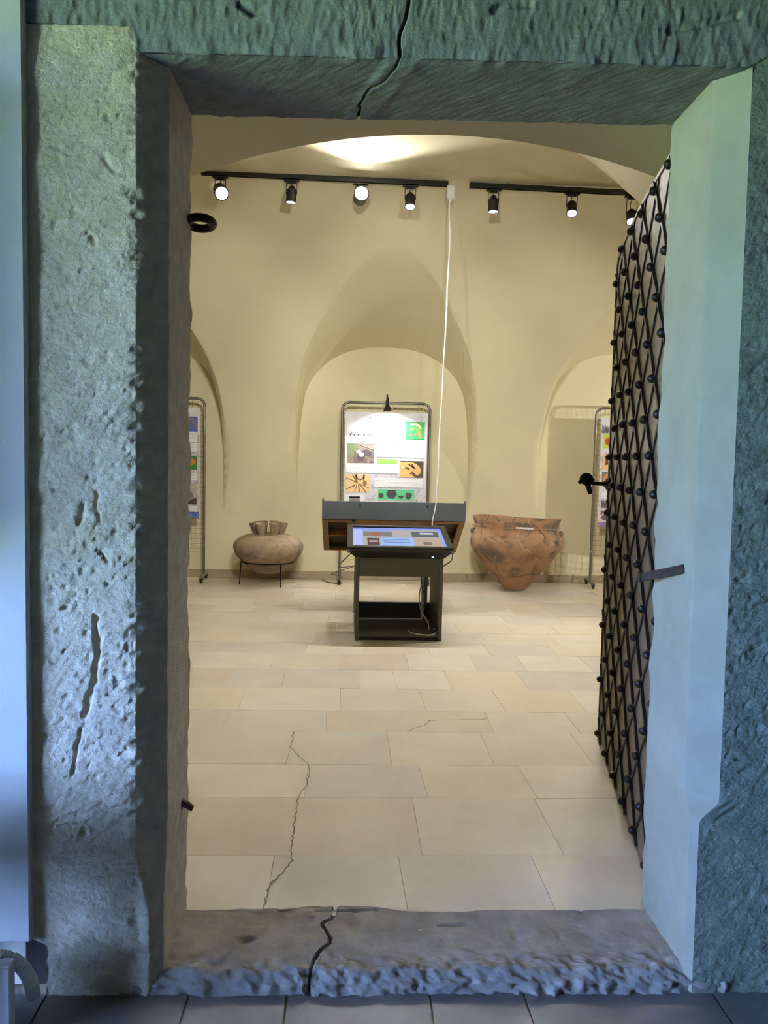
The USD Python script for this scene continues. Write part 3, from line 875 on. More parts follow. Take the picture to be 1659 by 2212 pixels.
# ------------------------------------------------------------------ display racks with posters
RW, RH, RT = .985, 2.035, .0145


def rack(loc, rotz, label, lamp=False):
    t = thing('display_rack', label, 'display rack', loc, rotz)
    c = .085
    pts = [(0, 0, .06), (0, 0, RH - c)] + [(c - c * math.cos(a), 0, RH - c + c * math.sin(a)) for a in np.linspace(.2, math.pi / 2, 7)]
    pts += [(RW - c + c * math.sin(a), 0, RH - c + c * math.cos(a)) for a in np.linspace(0, math.pi / 2 - .2, 7)] + [(RW, 0, RH - c), (RW, 0, .06)]
    obj('tube_frame', tube(pts, RT, 12), M_STEEL, t, smooth=40)
    wires = []
    for x in np.arange(.045, RW - .02, .0575):
        wires.append(cyl((x, 0, .36), (x, 0, RH - .012), .0017, n=5))
    for z in np.arange(.36, RH - .03, .0572):
        wires.append(cyl((0, .003, z), (RW, .003, z), .0017, n=5))
    obj('wire_mesh', cat_(*wires), M_WIRE, t, label='square wire mesh', kind='stuff')
    for x in (0, RW):
        obj('foot_bar', lohi((x - .016, -.20, .045), (x + .016, .20, .078), .004), M_STEEL, t)
        for y in (-.18, .18):
            w = tube([(x - .012, y, .023), (x + .012, y, .023)], .022, 14)
            obj('castor', cat_(w, lohi((x - .018, y - .016, .03), (x + .018, y + .016, .05))), M_CASTER, t)
    obj('screw', cat_(*[trimesh.creation.icosphere(1, .007).apply_translation((x, -RT, .40)) for x in (0, RW)]), M_PLASTICW, t)
    return t


YR = 8.84
rackC = rack((-.137, YR, 0), 0, 'grey wire-mesh display rack in the middle lunette, behind the slanting case')
rackL = rack((-1.665 - RW * .998, YR - .03, 0), 2.0, 'grey wire-mesh display rack at the left, half hidden by the jamb')
rackR = rack((2.735, YR + .0, 0), -5.0, 'grey wire-mesh display rack at the right, half hidden by the door leaf')
rackX = rack((4.45, YR - .65, 0), -50.0, 'grey wire-mesh display rack beyond the door leaf, turned to the room')

# flat prints
INK = {}


def ink(rgb):
    k = tuple(int(c) for c in rgb)
    if k not in INK:
        INK[k] = mat('ink_%02x%02x%02x' % k, k, .45)
    return INK[k]


def flat(polys, z):
    """shapely polygons in (x right, y down) as thin prints on a sheet that faces -y; z is the stand-off layer"""
    ms = []
    for p in (polys if isinstance(polys, list) else [polys]):
        e = prism(p, 0, .0004)
        if e is None:
            continue
        e.apply_transform(np.array([[1, 0, 0, 0], [0, 0, -1, -.0015 - .0005 * z], [0, -1, 0, 0], [0, 0, 0, 1]], float))
        ms.append(e)
    return cat_(*ms)


def rc(x0, y0, x1, y1):
    return sbox(x0, y0, x1, y1)


def el(x, y, rx, ry=None, rot=0):
    return affinity.rotate(affinity.scale(Point(x, y).buffer(1, 24), rx, ry or rx), rot, origin=(x, y))


def ln(pts, w):
    return LineString(pts).buffer(w / 2, cap_style='flat')


def textlines(x0, y0, x1, y1, n, seed, w=.0032):
    r_ = random.Random(seed); out = []
    for i in range(n):
        y = y0 + (y1 - y0) * (i + .5) / n
        x = x0 + .004
        end = x1 - .004 if i < n - 1 else x0 + (x1 - x0) * .6
        while x < end:
            L_ = r_.uniform(.008, .035)
            out.append(rc(x, y - w / 2, min(x + L_, end), y + w / 2)); x += L_ + .006
    return out


def blobs(x0, y0, x1, y1, n, seed, r0, r1):
    r_ = random.Random(seed); out = []
    lim = rc(x0, y0, x1, y1)
    for _ in range(n):
        q = el(r_.uniform(x0, x1), r_.uniform(y0, y1), r_.uniform(r0, r1), r_.uniform(r0, r1), r_.uniform(0, 180)).intersection(lim)
        if q.area > 1e-7:
            out.append(q)
    return shapely.union_all(out)


def poster(label, loc, rotz, w, h, items):
    t = thing('poster', label, 'poster', loc, rotz)       # origin: top left corner of the sheet
    obj('sheet', lohi((0, -.0012, -h), (w, .0012, 0)), M_PAPER, t)
    for it in items:
        name, base, layers = it
        lab = None
        if base is not None:
            m = obj(name, flat(base[0], 0 if name == 'background_print' else 2), ink(base[1]), t, kind='stuff' if name == 'title' else None)
            par = m.GetPrim() if hasattr(m, 'GetPrim') else m
        else:
            par = t
        for k, (nm, pl, col) in enumerate(layers):
            q = flat(pl, 1 if name == 'background_print' else 3 + k)
            obj(nm, q, ink(col), par, kind='stuff' if len(q.faces) > 300 or isinstance(pl, list) and len(pl) > 1 or nm in ('mottling', 'sherds', 'footer_blot') else None)
    return t


def vessel(x, y, w, h, lip=.8, base=.5, belly=.45):
    """pot silhouette, (x, y) at the middle of its foot, y down"""
    return Polygon([(x - w * base / 2, y), (x - w / 2, y - h * belly), (x - w * lip / 2 * .86, y - h * .86), (x - w * lip / 2, y - h), (x + w * lip / 2, y - h), (x + w * lip / 2 * .86, y - h * .86), (x + w / 2, y - h * belly), (x + w * base / 2, y)])


k_ = .000818
cc = lambda *v: [(q - (275 if i % 2 == 0 else 285)) * k_ for i, q in enumerate(v)]
R_ = lambda *v: rc(*cc(*v))
p_ = lambda *v: tuple(cc(*v))
GREY1, GREY2 = (212, 208, 218), (186, 182, 192)
grass_blades = []
_r = random.Random(4)
for _ in range(46):
    x = _r.uniform(285, 655); y = 610 - abs(_r.gauss(0, 8)); hgt = _r.uniform(30, 150) * (1 - (x - 285) / 620)
    grass_blades.append(ln([p_(x, y), p_(x + _r.uniform(-14, 14), y - hgt)], .0022))
trunk = []
for tx_ in (345, 400, 455, 530, 590, 630):
    for _ in range(5):
        trunk.append(ln([p_(tx_, 606), p_(tx_ + _r.uniform(-32, 32), 606 - _r.uniform(25, 60))], .0035))
    trunk.append(el(*p_(tx_, 592), .012, .014))
central = [
    ('background_print', (shapely.union_all([R_(290, 1110, 1395, 1776), R_(1362, 560, 1398, 1120)]), GREY1), [('mottling', blobs(*cc(290, 1130, 1395, 1700), 90, 5, .006, .030), GREY2)]),
    ('reed_drawing', (shapely.union_all([blobs(*cc(285, 520, 560, 612), 26, 6, .008, .03)]), (226, 223, 230)), [('reed', grass_blades, (190, 186, 192)), ('shrub', trunk, (166, 160, 168))]),
    ('title', (textlines(*cc(570, 352, 690, 372), 1, 21, .006)[:6] + textlines(*cc(1000, 362, 1108, 380), 1, 22, .005)[:4], (70, 66, 72)), []),
    ('picture', (R_(1097, 402, 1362, 647), (62, 178, 96)), [('sickle_blade', [el(*p_(1235, 470), .070, .040, 20).difference(el(*p_(1225, 496), .058, .036, 20)).intersection(R_(1160, 410, 1330, 500))], (232, 214, 170)), ('sickle_handle', [ln([p_(1262, 480), p_(1312, 618)], .028), ln([p_(1206, 485), p_(1168, 525)], .024)], (196, 150, 96)), ('flint', [el(*p_(1167, 580), .018, .014), el(*p_(1240, 578), .015, .018)], (176, 116, 92))]),
    ('text_panel', (R_(300, 640, 1358, 716), (250, 250, 252)), [('text', textlines(*cc(304, 646, 420, 708), 4, 1), (200, 198, 204)), ('panel_shade', R_(300, 714, 1358, 718), (168, 164, 172))]),
    ('text_panel', (R_(720, 724, 1356, 896), (250, 250, 252)), [('text', textlines(*cc(1100, 740, 1350, 890), 8, 2), (222, 220, 226)), ('panel_shade', R_(720, 892, 1356, 896), (150, 148, 152))]),
    ('picture', (R_(310, 716, 676, 982), (150, 132, 122)), [('turf', [blobs(*cc(312, 718, 450, 900), 22, 8, .012, .04)], (120, 146, 96)), ('soil', [blobs(*cc(400, 820, 672, 978), 26, 9, .012, .034)], (122, 104, 98)), ('shadow_pit', [el(*p_(575, 840), .055, .036, 15), el(*p_(490, 905), .040, .045)], (92, 78, 92)), ('skull', [el(*p_(505, 865), .030, .026), el(*p_(462, 828), .028, .02)], (232, 206, 206)), ('stick', [ln([p_(470, 724), p_(672, 795)], .008)], (196, 172, 150))]),
    ('picture', (R_(716, 922, 990, 988), (142, 214, 92)), [('bead', [el(*p_(x, 955), .012, .014) for x in (760, 800, 850, 895, 950)], (166, 226, 110))]),
    ('text_panel', (R_(298, 988, 1002, 1118), (250, 250, 252)), [('text', textlines(*cc(304, 992, 996, 1108), 6, 3), (208, 206, 212)), ('panel_shade', R_(298, 1114, 1002, 1118), (150, 148, 156))]),
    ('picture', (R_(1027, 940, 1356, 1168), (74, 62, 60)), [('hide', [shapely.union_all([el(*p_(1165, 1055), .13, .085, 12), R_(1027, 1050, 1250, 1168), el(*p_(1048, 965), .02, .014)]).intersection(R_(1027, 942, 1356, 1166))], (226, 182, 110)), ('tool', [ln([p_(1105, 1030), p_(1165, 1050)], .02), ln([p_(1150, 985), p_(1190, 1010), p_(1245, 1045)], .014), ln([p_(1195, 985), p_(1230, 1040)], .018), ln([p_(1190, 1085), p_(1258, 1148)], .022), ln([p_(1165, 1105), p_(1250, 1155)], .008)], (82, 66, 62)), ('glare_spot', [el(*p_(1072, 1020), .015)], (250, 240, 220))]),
    ('picture', (R_(297, 1136, 626, 1382), (236, 200, 146)), [('spindle', [ln([p_(380, 1140), p_(430, 1215)], .012), ln([p_(425, 1140), p_(450, 1260)], .016), ln([p_(300, 1190), p_(440, 1240)], .008), ln([p_(300, 1340), p_(430, 1280)], .010), ln([p_(415, 1378), p_(445, 1280)], .008), ln([p_(470, 1270), p_(480, 1380)], .014), ln([p_(480, 1265), p_(575, 1380)], .010), ln([p_(490, 1270), p_(620, 1325)], .006), ln([p_(545, 1140), p_(540, 1220)], .016)] + [el(*p_(488, 1150), .050, .055).difference(el(*p_(488, 1140), .038, .048)).intersection(R_(420, 1136, 560, 1220))], (122, 92, 58)), ('whorl', [el(*p_(555, 1255), .022, .028), el(*p_(405, 1290), .012), el(*p_(425, 1235), .016)], (142, 108, 70))]),
    ('text_panel', (R_(690, 1182, 1346, 1306), (246, 246, 250)), [('text', textlines(*cc(694, 1186, 1340, 1298), 6, 4), (200, 198, 206)), ('panel_shade', R_(690, 1302, 1346, 1307), (150, 148, 156))]),
    ('picture', (R_(738, 1334, 1238, 1482), (92, 204, 142)), [('pot', [vessel(*p_(780, 1460), .055, .058), vessel(*p_(925, 1460), .125, .095, .8, .45, .5), vessel(*p_(1055, 1460), .068, .032, 1.0, .4, .9), vessel(*p_(1158, 1466), .072, .070, .85, .45, .45), ln([p_(805, 1400), p_(818, 1425), p_(808, 1445)], .006), ln([p_(1190, 1385), p_(1208, 1405), p_(1200, 1430)], .006)], (70, 60, 64)), ('picture_shade', R_(740, 1470, 1238, 1482), (112, 216, 156))]),
    ('picture', (R_(296, 1414, 556, 1700), (232, 236, 242)), [('pot', [vessel(*p_(418, 1640), .150, .160, .86, .5, .45), el(*p_(418, 1448), .066, .013)], (128, 118, 118)), ('pot_mouth', [el(*p_(418, 1443), .052, .007)], (80, 74, 76))]),
    ('text_panel', (R_(570, 1500, 1072, 1640), (250, 250, 252)), [('text', textlines(*cc(574, 1506, 1068, 1630), 6, 12), (206, 204, 210))]),
    ('text_panel', (R_(1085, 1508, 1346, 1700), (244, 244, 248)), [('shard', [el(*p_(1160, 1560), .030, .032)], (92, 84, 84))]),
]
poster('white archaeology poster with green and tan pictures on the middle display rack', (-.137 + .038, YR - .019, RH - .107), 0, .920, 1.22, central)

k2 = .001032
c2 = lambda *v: [(q - (225 - .92 / k2 if i % 2 == 0 else 185)) * k2 for i, q in enumerate(v)]
S_ = lambda *v: rc(*c2(*v))
q_ = lambda *v: tuple(c2(*v))
leftp = [
    ('background_print', (S_(-400, 470, 222, 1366), GREY1), [('mottling', blobs(*c2(-400, 480, 222, 1360), 110, 15, .008, .035), GREY2)]),
    ('picture', (S_(-10, 277, 203, 438), (88, 104, 186)), [('sickle_blade', [el(*q_(95, 420), .11, .135).difference(el(*q_(88, 432), .095, .125)).intersection(S_(60, 280, 200, 412))], (136, 120, 124))]),
    ('text_panel', (S_(-10, 474, 201, 558), (250, 250, 252)), [('text', textlines(*c2(-6, 480, 198, 550), 5, 31), (150, 148, 152)), ('panel_shade', S_(-10, 554, 201, 558), (120, 118, 122))]),
    ('text_panel', (S_(-10, 566, 201, 660), (250, 250, 252)), [('text', textlines(*c2(-6, 572, 198, 650), 5, 32), (150, 148, 152)), ('panel_shade', S_(-10, 656, 201, 660), (120, 118, 122))]),
    ('picture', (S_(-20, 700, 200, 848), (66, 140, 62)), [('axe_head', [el(*q_(110, 766), .078, .040, -8)], (222, 132, 52))]),
    ('text_panel', (S_(-20, 888, 200, 966), (250, 250, 252)), [('text', textlines(*c2(-16, 894, 196, 958), 5, 33), (150, 148, 152)), ('panel_shade', S_(-20, 962, 200, 966), (120, 118, 122))]),
    ('picture', (S_(-40, 994, 196, 1222), (196, 184, 166)), [('table', [Polygon([q_(-40, 1222), q_(-40, 1215), q_(80, 1200), q_(140, 1170), q_(196, 1145), q_(196, 1222)])], (78, 62, 62)), ('jar', [Polygon([q_(30, 1015), q_(70, 1000), q_(120, 1040), q_(160, 1110), q_(165, 1150), q_(120, 1185), q_(60, 1190), q_(20, 1150)])], (150, 138, 130)), ('jar_band', [Polygon([q_(50, 1095), q_(150, 1095), q_(166, 1150), q_(70, 1142)])], (122, 116, 128)), ('jar_stripe', [ln([q_(55, 1010), q_(90, 1022), q_(125, 1040)], .008), ln([q_(55, 1040), q_(90, 1050), q_(125, 1046)], .012)], (60, 52, 48))]),
    ('text_panel', (S_(-40, 1240, 197, 1298), (250, 250, 252)), [('text', textlines(*c2(-36, 1244, 192, 1292), 4, 34), (150, 148, 152))]),
    ('footer_band', (S_(-100, 1302, 222, 1366), (74, 106, 186)), [('footer_blot', blobs(*c2(90, 1308, 215, 1362), 20, 36, .006, .018), (120, 140, 196))]),
]
_a = math.radians(2.0)
lx0, ly0 = -1.665 - RW * .998, YR - .03
off = RW - .050 - .92
poster('white archaeology poster with a blue and a green picture on the left display rack', (lx0 + off * math.cos(_a) + .019 * math.sin(_a), ly0 + off * math.sin(_a) - .019 * math.cos(_a), RH - .107), 2.0, .92, 1.22, leftp)

k3 = 8.85 / 1695 / 5.14 * 1.02
c3 = lambda *v: [(q - (275 if i % 2 == 0 else 195)) * k3 for i, q in enumerate(v)]
T_ = lambda *v: rc(*c3(*v))
t_ = lambda *v: tuple(c3(*v))
_r = random.Random(14)
twigs = [ln([t_(x := _r.uniform(276, 560), 362), t_(x + _r.uniform(-22, 22), 362 - _r.uniform(20, 95))], .0045) for _ in range(50)]
rightp = [
    ('background_print', (T_(276, 390, 900, 1340), (226, 222, 230)), [('mottling', blobs(*c3(276, 400, 900, 1330), 120, 17, .008, .034), (196, 192, 200))]),
    ('reed_drawing', (blobs(*c3(276, 290, 500, 366), 26, 18, .010, .034), (176, 172, 178)), [('shrub', twigs, (112, 108, 114))]),
    ('picture', (T_(302, 372, 520, 528), (206, 224, 84)), [('seed', [el(*t_(352, 452), .034, .042)], (196, 92, 36)), ('seed_stripe', [ln([t_(330, 440 + i * 18), t_(375, 430 + i * 18)], .006) for i in range(3)], (140, 52, 22))]),
    ('picture', (T_(302, 590, 520, 765), (240, 198, 140)), [('hide', [Polygon([t_(330, 640), t_(362, 636), t_(358, 668), t_(366, 704), t_(332, 710), t_(338, 670)])], (104, 60, 40)), ('hook', [ln([t_(322, 628), t_(360, 612), t_(420, 610)], .008), ln([t_(378, 640), t_(392, 660), t_(384, 700)], .012)], (132, 84, 52))]),
    ('picture', (T_(302, 785, 520, 928), (138, 126, 98)), [('disc', [el(*t_(400, 885), .088, .098)], (218, 146, 92))]),
    ('text_panel', (T_(302, 1000, 520, 1070), (252, 252, 252)), [('text', textlines(*c3(306, 1006, 514, 1064), 4, 44), (190, 188, 192))]),
    ('picture', (T_(302, 1100, 520, 1182), (142, 126, 122)), [('sherds', blobs(*c3(305, 1105, 516, 1178), 14, 45, .010, .026), (98, 82, 80))]),
    ('picture', (T_(302, 1198, 520, 1326), (222, 196, 190)), [('shard', [el(*t_(345, 1285), .034, .030), Polygon([t_(304, 1205), t_(330, 1215), t_(320, 1250), t_(304, 1255)])], (112, 92, 88))]),
    ('footer_band', (T_(276, 1334, 1100, 1388), (140, 118, 172)), [('footer_blot', blobs(*c3(280, 1338, 600, 1384), 20, 46, .005, .014), (168, 150, 192))]),
]
_a = math.radians(-5.0)
poster('white archaeology poster with a lime and a peach picture on the right display rack', (2.735 + .058 * math.cos(_a) + .019 * math.sin(_a), YR + .058 * math.sin(_a) - .019 * math.cos(_a), RH - .107), -5.0, .92, 1.22, rightp)


def clip_lamp(loc, rotz, label, power, aim, tilt=0.0, shown=True):
    t = thing('clip_lamp', label, 'clip lamp', loc, rotz)
    obj('clamp', cat_(bx((0, 0, .006), (.034, .05, .034), .004), bx((0, -.012, .040), (.022, .018, .05), .004), cyl((0, -.012, .06), (0, -.012, .088), .0115, .009, 12)), M_BLACK, t)
    obj('neck', tube([(0, -.012, .05), (.004, -.05, .048), (0, -.11, .026), (0, -.128, -.02)], [.012, .013, .015, .014], 10), M_BLACK, t, smooth=40)
    obj('shade', lathe([(.012, .0), (.016, -.004), (.045, -.085), (.043, -.085), (.012, -.006)], 28, (0, -.13, -.015)), M_BLACK, t, smooth=35)
    obj('bulb', trimesh.creation.icosphere(2, .018).apply_translation((0, -.13, -.07)), M_LENSDIM, t)
    lp = UsdLux.SphereLight.Define(stage, t.GetPath().pathString + '/lamp')
    lp.CreateRadiusAttr(.02); lp.CreateIntensityAttr(float(power) * SPOT); lp.CreateColorAttr(Gf.Vec3f(1, .97, .93)); lp.CreateNormalizeAttr(True)
    sh = UsdLux.ShapingAPI.Apply(lp.GetPrim()); sh.CreateShapingConeAngleAttr(74.0); sh.CreateShapingConeSoftnessAttr(.7)
    p = np.array([0, -.15, -.11])
    Rm = trimesh.geometry.align_vectors([0, 0, -1], np.array(aim, float))
    xf = np.eye(4); xf[:3, :3] = Rm[:3, :3].T; xf[3, :3] = p
    UsdGeom.Xformable(lp).AddTransformOp().Set(Gf.Matrix4d(*[float(v) for v in xf.ravel()]))
    return t


clip_lamp((.362, YR, RH + .004), 0, 'small black cone lamp clipped to the top of the middle display rack', 300, (0, .30, -1))
clip_lamp((4.45 + .5 * RW * math.cos(math.radians(-50)), YR - .65 + .5 * RW * math.sin(math.radians(-50)), RH + .004), -50, 'small black cone lamp clipped to the rack beyond the door leaf', 700, (-1.85, -1.19, -.15))

# ------------------------------------------------------------------ slanting showcase seen from its high back side
case = thing('display_case', 'slate-grey slanting showcase with an open wooden underside behind the touchscreen kiosk', 'showcase', (.371, 7.03, 0))
CW, CDY, CZ0, CZ1 = 1.29, .58, .862, .525
sl = math.atan2(CZ0 - CZ1, CDY)
CL = math.hypot(CDY, CZ0 - CZ1)
Rc = trimesh.transformations.rotation_matrix(-sl, [1, 0, 0])


def cpart(lo, hi, ch=.0):
    m = lohi(lo, hi, ch); m.apply_transform(Rc); m.apply_translation((0, 0, CZ0)); return m


hw = CW / 2
obj('back_board', lohi((-hw, -.02, CZ0 - .003), (hw, 0.0, CZ0 + .163), .003), M_CASE, case, label='slate-grey back board')
obj('side_board', cpart((-hw, 0, -.005), (-hw + .02, CL, .15), .003), M_CASE, case)
obj('side_board', cpart((hw - .02, 0, -.005), (hw, CL, .15), .003), M_CASE, case)
obj('low_board', cpart((-hw, CL, -.005), (hw, CL + .02, .15), .003), M_CASE, case)
obj('glass_top', cpart((-hw + .02, .0, .142), (hw - .02, CL, .148)), mat('case_glass', (200, 210, 210), .1, spec=.6), case)
obj('floor_panel', cpart((-hw + .02, .0, .06), (hw - .02, CL, .07)), M_DKWOOD, case, label='dark recessed bottom of the showcase')
for a, b in (((-hw, 0, -.012), (-hw + .055, CL + .012, .02)), ((hw - .055, 0, -.012), (hw, CL + .012, .02)), ((-hw + .055, 0, -.012), (hw - .055, .045, .02)), ((-hw + .055, CL - .012, -.012), (hw - .055, CL + .012, .02))):
    obj('frame_rail', cpart(a, b, .003), M_OAK, case)
obj('batten', cpart((-.42, .045, .0), (-.38, CL - .012, .05), .002), M_OAK, case)
obj('batten', cpart((.36, .045, .0), (.40, CL - .012, .05), .002), M_OAK, case)
obj('shelf_rail', cpart((-hw + .055, CL * .52, .0), (-.42, CL * .52 + .02, .058), .002), M_OAK, case)
obj('shelf_rail', cpart((.40, CL * .60, .0), (hw - .055, CL * .60 + .02, .058), .002), M_OAK, case)
obj('brace', cpart((-.38, .06, .0), (.36, .12, .03), .003), M_OAK, case)
for x in (-hw + .008, hw - .008):
    obj('corner_nub', cyl((x, -.012, CZ0 + .15), (x, -.012, CZ0 + .182), .010, .008, 10), M_CASE, case)
for x in (-.305, .30):
    obj('screw_head', cyl((x, -.021, CZ0 + .128), (x, -.026, CZ0 + .128), .009, n=10), M_BLACK, case)
obj('bracket', cat_(lohi((-.375, -.022, CZ0 - .03), (-.345, .02, CZ0 + .012), .004), cyl((-.36, -.026, CZ0 - .012), (-.36, -.02, CZ0 - .012), .014, n=10)), M_BLACK, case)
for x in (-.33, .325):
    obj('leg', lohi((x - .016, .22, 0), (x + .016, .25, .72), .003), M_BLACK, case)
obj('foot', lohi((-.346, .05, 0), (-.314, .45, .02), .003), M_BLACK, case)
obj('foot', lohi((.309, .05, 0), (.341, .45, .02), .003), M_BLACK, case)

# ------------------------------------------------------------------ touchscreen kiosk
ki = thing('touchscreen_kiosk', 'charcoal touchscreen kiosk with a lit screen and an open box base', 'kiosk', (.371, 6.0, 0), .6)
KW = .675; kh = KW / 2
for s in (-1, 1):
    x0, x1 = sorted((s * kh, s * (kh - .028)))
    obj('side_panel', lohi((x0, 0, 0), (x1, .66, .655), .003), M_KIOSK, ki)
obj('apron', lohi((-kh + .028, .004, .502), (kh - .028, .024, .645), .003), M_KIOSK, ki)
obj('base_panel', lohi((-kh + .028, .01, .03), (kh - .028, .65, .052)), M_KIOSK, ki)
obj('plinth', lohi((-kh + .028, .02, 0), (kh - .028, .04, .03)), M_KDARK, ki)
obj('back_panel', lohi((-kh + .028, .625, .0), (kh - .028, .648, .188), .002), M_KDARK, ki)
ma, MWd, ML = math.radians(11.5), .815, .60
Rk = trimesh.transformations.rotation_matrix(ma, [1, 0, 0])
def kpart(m):
    m.apply_transform(Rk); m.apply_translation((0, -.055, .722)); return m
mh = MWd / 2
obj('monitor_housing', kpart(tm(m3.Manifold.hull_points(np.array([(s * mh, y, 0.) for s in (-1, 1) for y in (0, ML)] + [(s * (mh - .002), y, -.02) for s in (-1, 1) for y in (0.002, ML)] + [(s * (mh - .075), y, -.095) for s in (-1, 1) for y in (.05, ML - .05)])))), M_BLACK, ki)
bw = .045
obj('bezel', kpart(cat_(lohi((-mh, 0, 0), (mh, .038, .016), .004), lohi((-mh, ML - bw, 0), (mh, ML, .016), .004), lohi((-mh, .038, 0), (-mh + bw, ML - bw, .016), .004), lohi((mh - bw, .038, 0), (mh, ML - bw, .016), .004))), M_BLACK, ki)
obj('mount_box', lohi((-kh + .05, .02, .60), (kh - .05, .56, .70)), M_KDARK, ki)
_pl = at_y(935, 1203, 6.0) - np.array([.371, 6.0, 0])
obj('power_light', lohi((_pl[0] - .010, -.010, _pl[2] - .005), (_pl[0] + .010, .021, _pl[2] + .005), .002), emit('standby_light', (250, 252, 255), 2.0), ki)
for s in (-1, 1):
    obj('bezel_clip', kpart(lohi((s * (mh - .01) - .012, -.006, -.034), (s * (mh - .01) + .012, .03, -.004), .003)), M_STEEL, ki)
SX0, SX1, SY0, SY1 = -mh + bw, mh - bw, .038, ML - bw


def scr(u0, v0, u1, v1, layer):
    x0, x1 = SX0 + (SX1 - SX0) * u0, SX0 + (SX1 - SX0) * u1
    y0, y1 = SY1 - (SY1 - SY0) * v1, SY1 - (SY1 - SY0) * v0
    return kpart(lohi((x0, y0, .002 + .0004 * layer), (x1, y1, .0022 + .0004 * layer)))


SCR = 0.85
es = lambda nm, c, k=1.0: emit('screen_' + nm, c, SCR * k)
screen = obj('screen', scr(0, 0, 1, 1, 0), es('page', (196, 192, 190)), ki, label='lit screen')
sp = screen.GetPrim() if hasattr(screen, 'GetPrim') else screen
obj('page_bar', scr(0, 0, 1, .09, 1), es('bar', (150, 165, 255), 1.1), sp)
obj('page_margin', scr(0, .09, .105, 1, 1), es('margin', (188, 200, 255), 1.15), sp)
obj('page_margin', scr(.965, .09, 1, 1, 1), es('margin_right', (160, 180, 255), 1.1), sp)
obj('page_heading', scr(.105, .14, .43, .2, 1), es('heading', (150, 175, 240)), sp)
obj('page_picture', scr(.115, .22, .44, .46, 1), es('picture_a', (150, 144, 140)), sp)
obj('page_picture', scr(.19, .25, .30, .43, 2), es('picture_b', (186, 122, 112)), sp)
obj('page_picture', scr(.655, .18, .955, .47, 1), es('picture_c', (112, 122, 124)), sp)
obj('page_picture', scr(.75, .23, .90, .33, 2), es('picture_d', (206, 220, 228)), sp)
obj('page_picture', scr(.155, .55, .285, .90, 1), es('picture_e', (112, 86, 84)), sp)
obj('page_picture', scr(.175, .66, .27, .76, 2), es('picture_f', (196, 170, 168)), sp)
obj('page_panel', scr(.30, .52, .66, .92, 1), es('panel', (168, 200, 255), 1.1), sp)
for k in range(3):
    obj('page_text', scr(.33, .60 + .07 * k, .62 - .07 * (k % 2), .625 + .07 * k, 2), es('text_%d' % k, (120, 132, 190)), sp)
obj('page_picture', scr(.68, .55, .96, .97, 1), es('picture_g', (206, 186, 168)), sp)
obj('page_picture', scr(.76, .72, .85, .88, 2), es('picture_h', (150, 132, 120)), sp)

# ------------------------------------------------------------------ cords
jbx = thing('junction_box', 'small white junction box under the vault at the end of the left track', 'junction box', (float(at_y(973, 411, TY)[0]), TY, 3.575))
obj('box', lohi((-.032, -.032, -.055), (.032, .032, .05), .006), M_PLASTICW, jbx)
obj('gland', cyl((0, 0, -.055), (0, 0, -.085), .014, .010, 12), M_PLASTICW, jbx)
cpx = [(973, 432), (970, 455), (972, 500), (968, 580), (965, 650), (962, 720), (957, 800), (954, 860), (948, 960), (946, 1020), (943, 1060), (942, 1085), (938, 1108), (934, 1128), (935, 1150), (935, 1168)]
ys = np.interp(np.arange(len(cpx)), [0, 9, len(cpx) - 1], [6.5, 6.62, 6.68])
wc = tag(obj('hanging_cord', tube(spline([at_y(*p, y) for p, y in zip(cpx, ys)], 8), .0058, 8), M_CORD, None, smooth=True), 'long wavy white cord hanging from the junction box to the kiosk', 'cord')
pts = [at_y(757, 1196, 6.3), at_y(745, 1208, 6.5), at_y(732, 1222, 6.9), at_z(715, 1240, .06), at_z(699, 1246, .012), at_z(698, 1252, .008), at_z(712, 1258, .008), at_z(738, 1261, .008)]
tag(obj('floor_cable', tube(spline(pts, 8), .005, 6), M_GCORD, None, smooth=True), 'thin dark cable drooping from the kiosk to the floor at its left', 'cable')
pts = [at_y(970, 1189, 5.98), at_y(977, 1196, 5.97), at_y(976, 1208, 5.99), at_y(969, 1216, 6.05), at_y(961, 1221, 6.15), at_y(958, 1224, 6.25)]
tag(obj('side_cable', tube(spline(pts, 8), .005, 6), M_GCORD, None, smooth=True), 'short cable looping off the right corner of the kiosk screen', 'cable')
zf = .058
pts = [(.60, 6.50, .50), (.60, 6.45, .40), (.56, 6.35, .33), (.555, 6.3, .26), (.585, 6.2, .16), at_z(926, 1352, zf + .03), at_z(927, 1360, zf), at_z(943, 1357, zf), at_z(944, 1364, zf), at_z(925, 1372, zf), at_z(898, 1369, zf), at_z(884, 1362, zf)]
tag(obj('base_cable', tube(spline(pts, 10), .0052, 6), M_CORD, None, smooth=True), 'loose pale cable looped on the base panel inside the kiosk', 'cable')
pts = [(.60, 6.56, .60), (.597, 6.56, .5), (.592, 6.55, .36), (.622, 6.5, .24), (.60, 6.35, .14), at_z(927, 1352, zf + .02), at_z(926, 1357, zf)]
tag(obj('power_cable', tube(spline(pts, 8), .0045, 6), M_GCORD, None, smooth=True), 'grey cable running down beside the white duct inside the kiosk', 'cable')
dk = thing('cable_duct', 'upright white cable duct at the right back corner inside the kiosk', 'cable duct', (float(at_z(934, 1330, .25)[0]) * 1.0, 6.60, 0))
obj('duct', lohi((-.011, -.010, .052), (.011, .010, .62), .002), M_PLASTICW, dk)

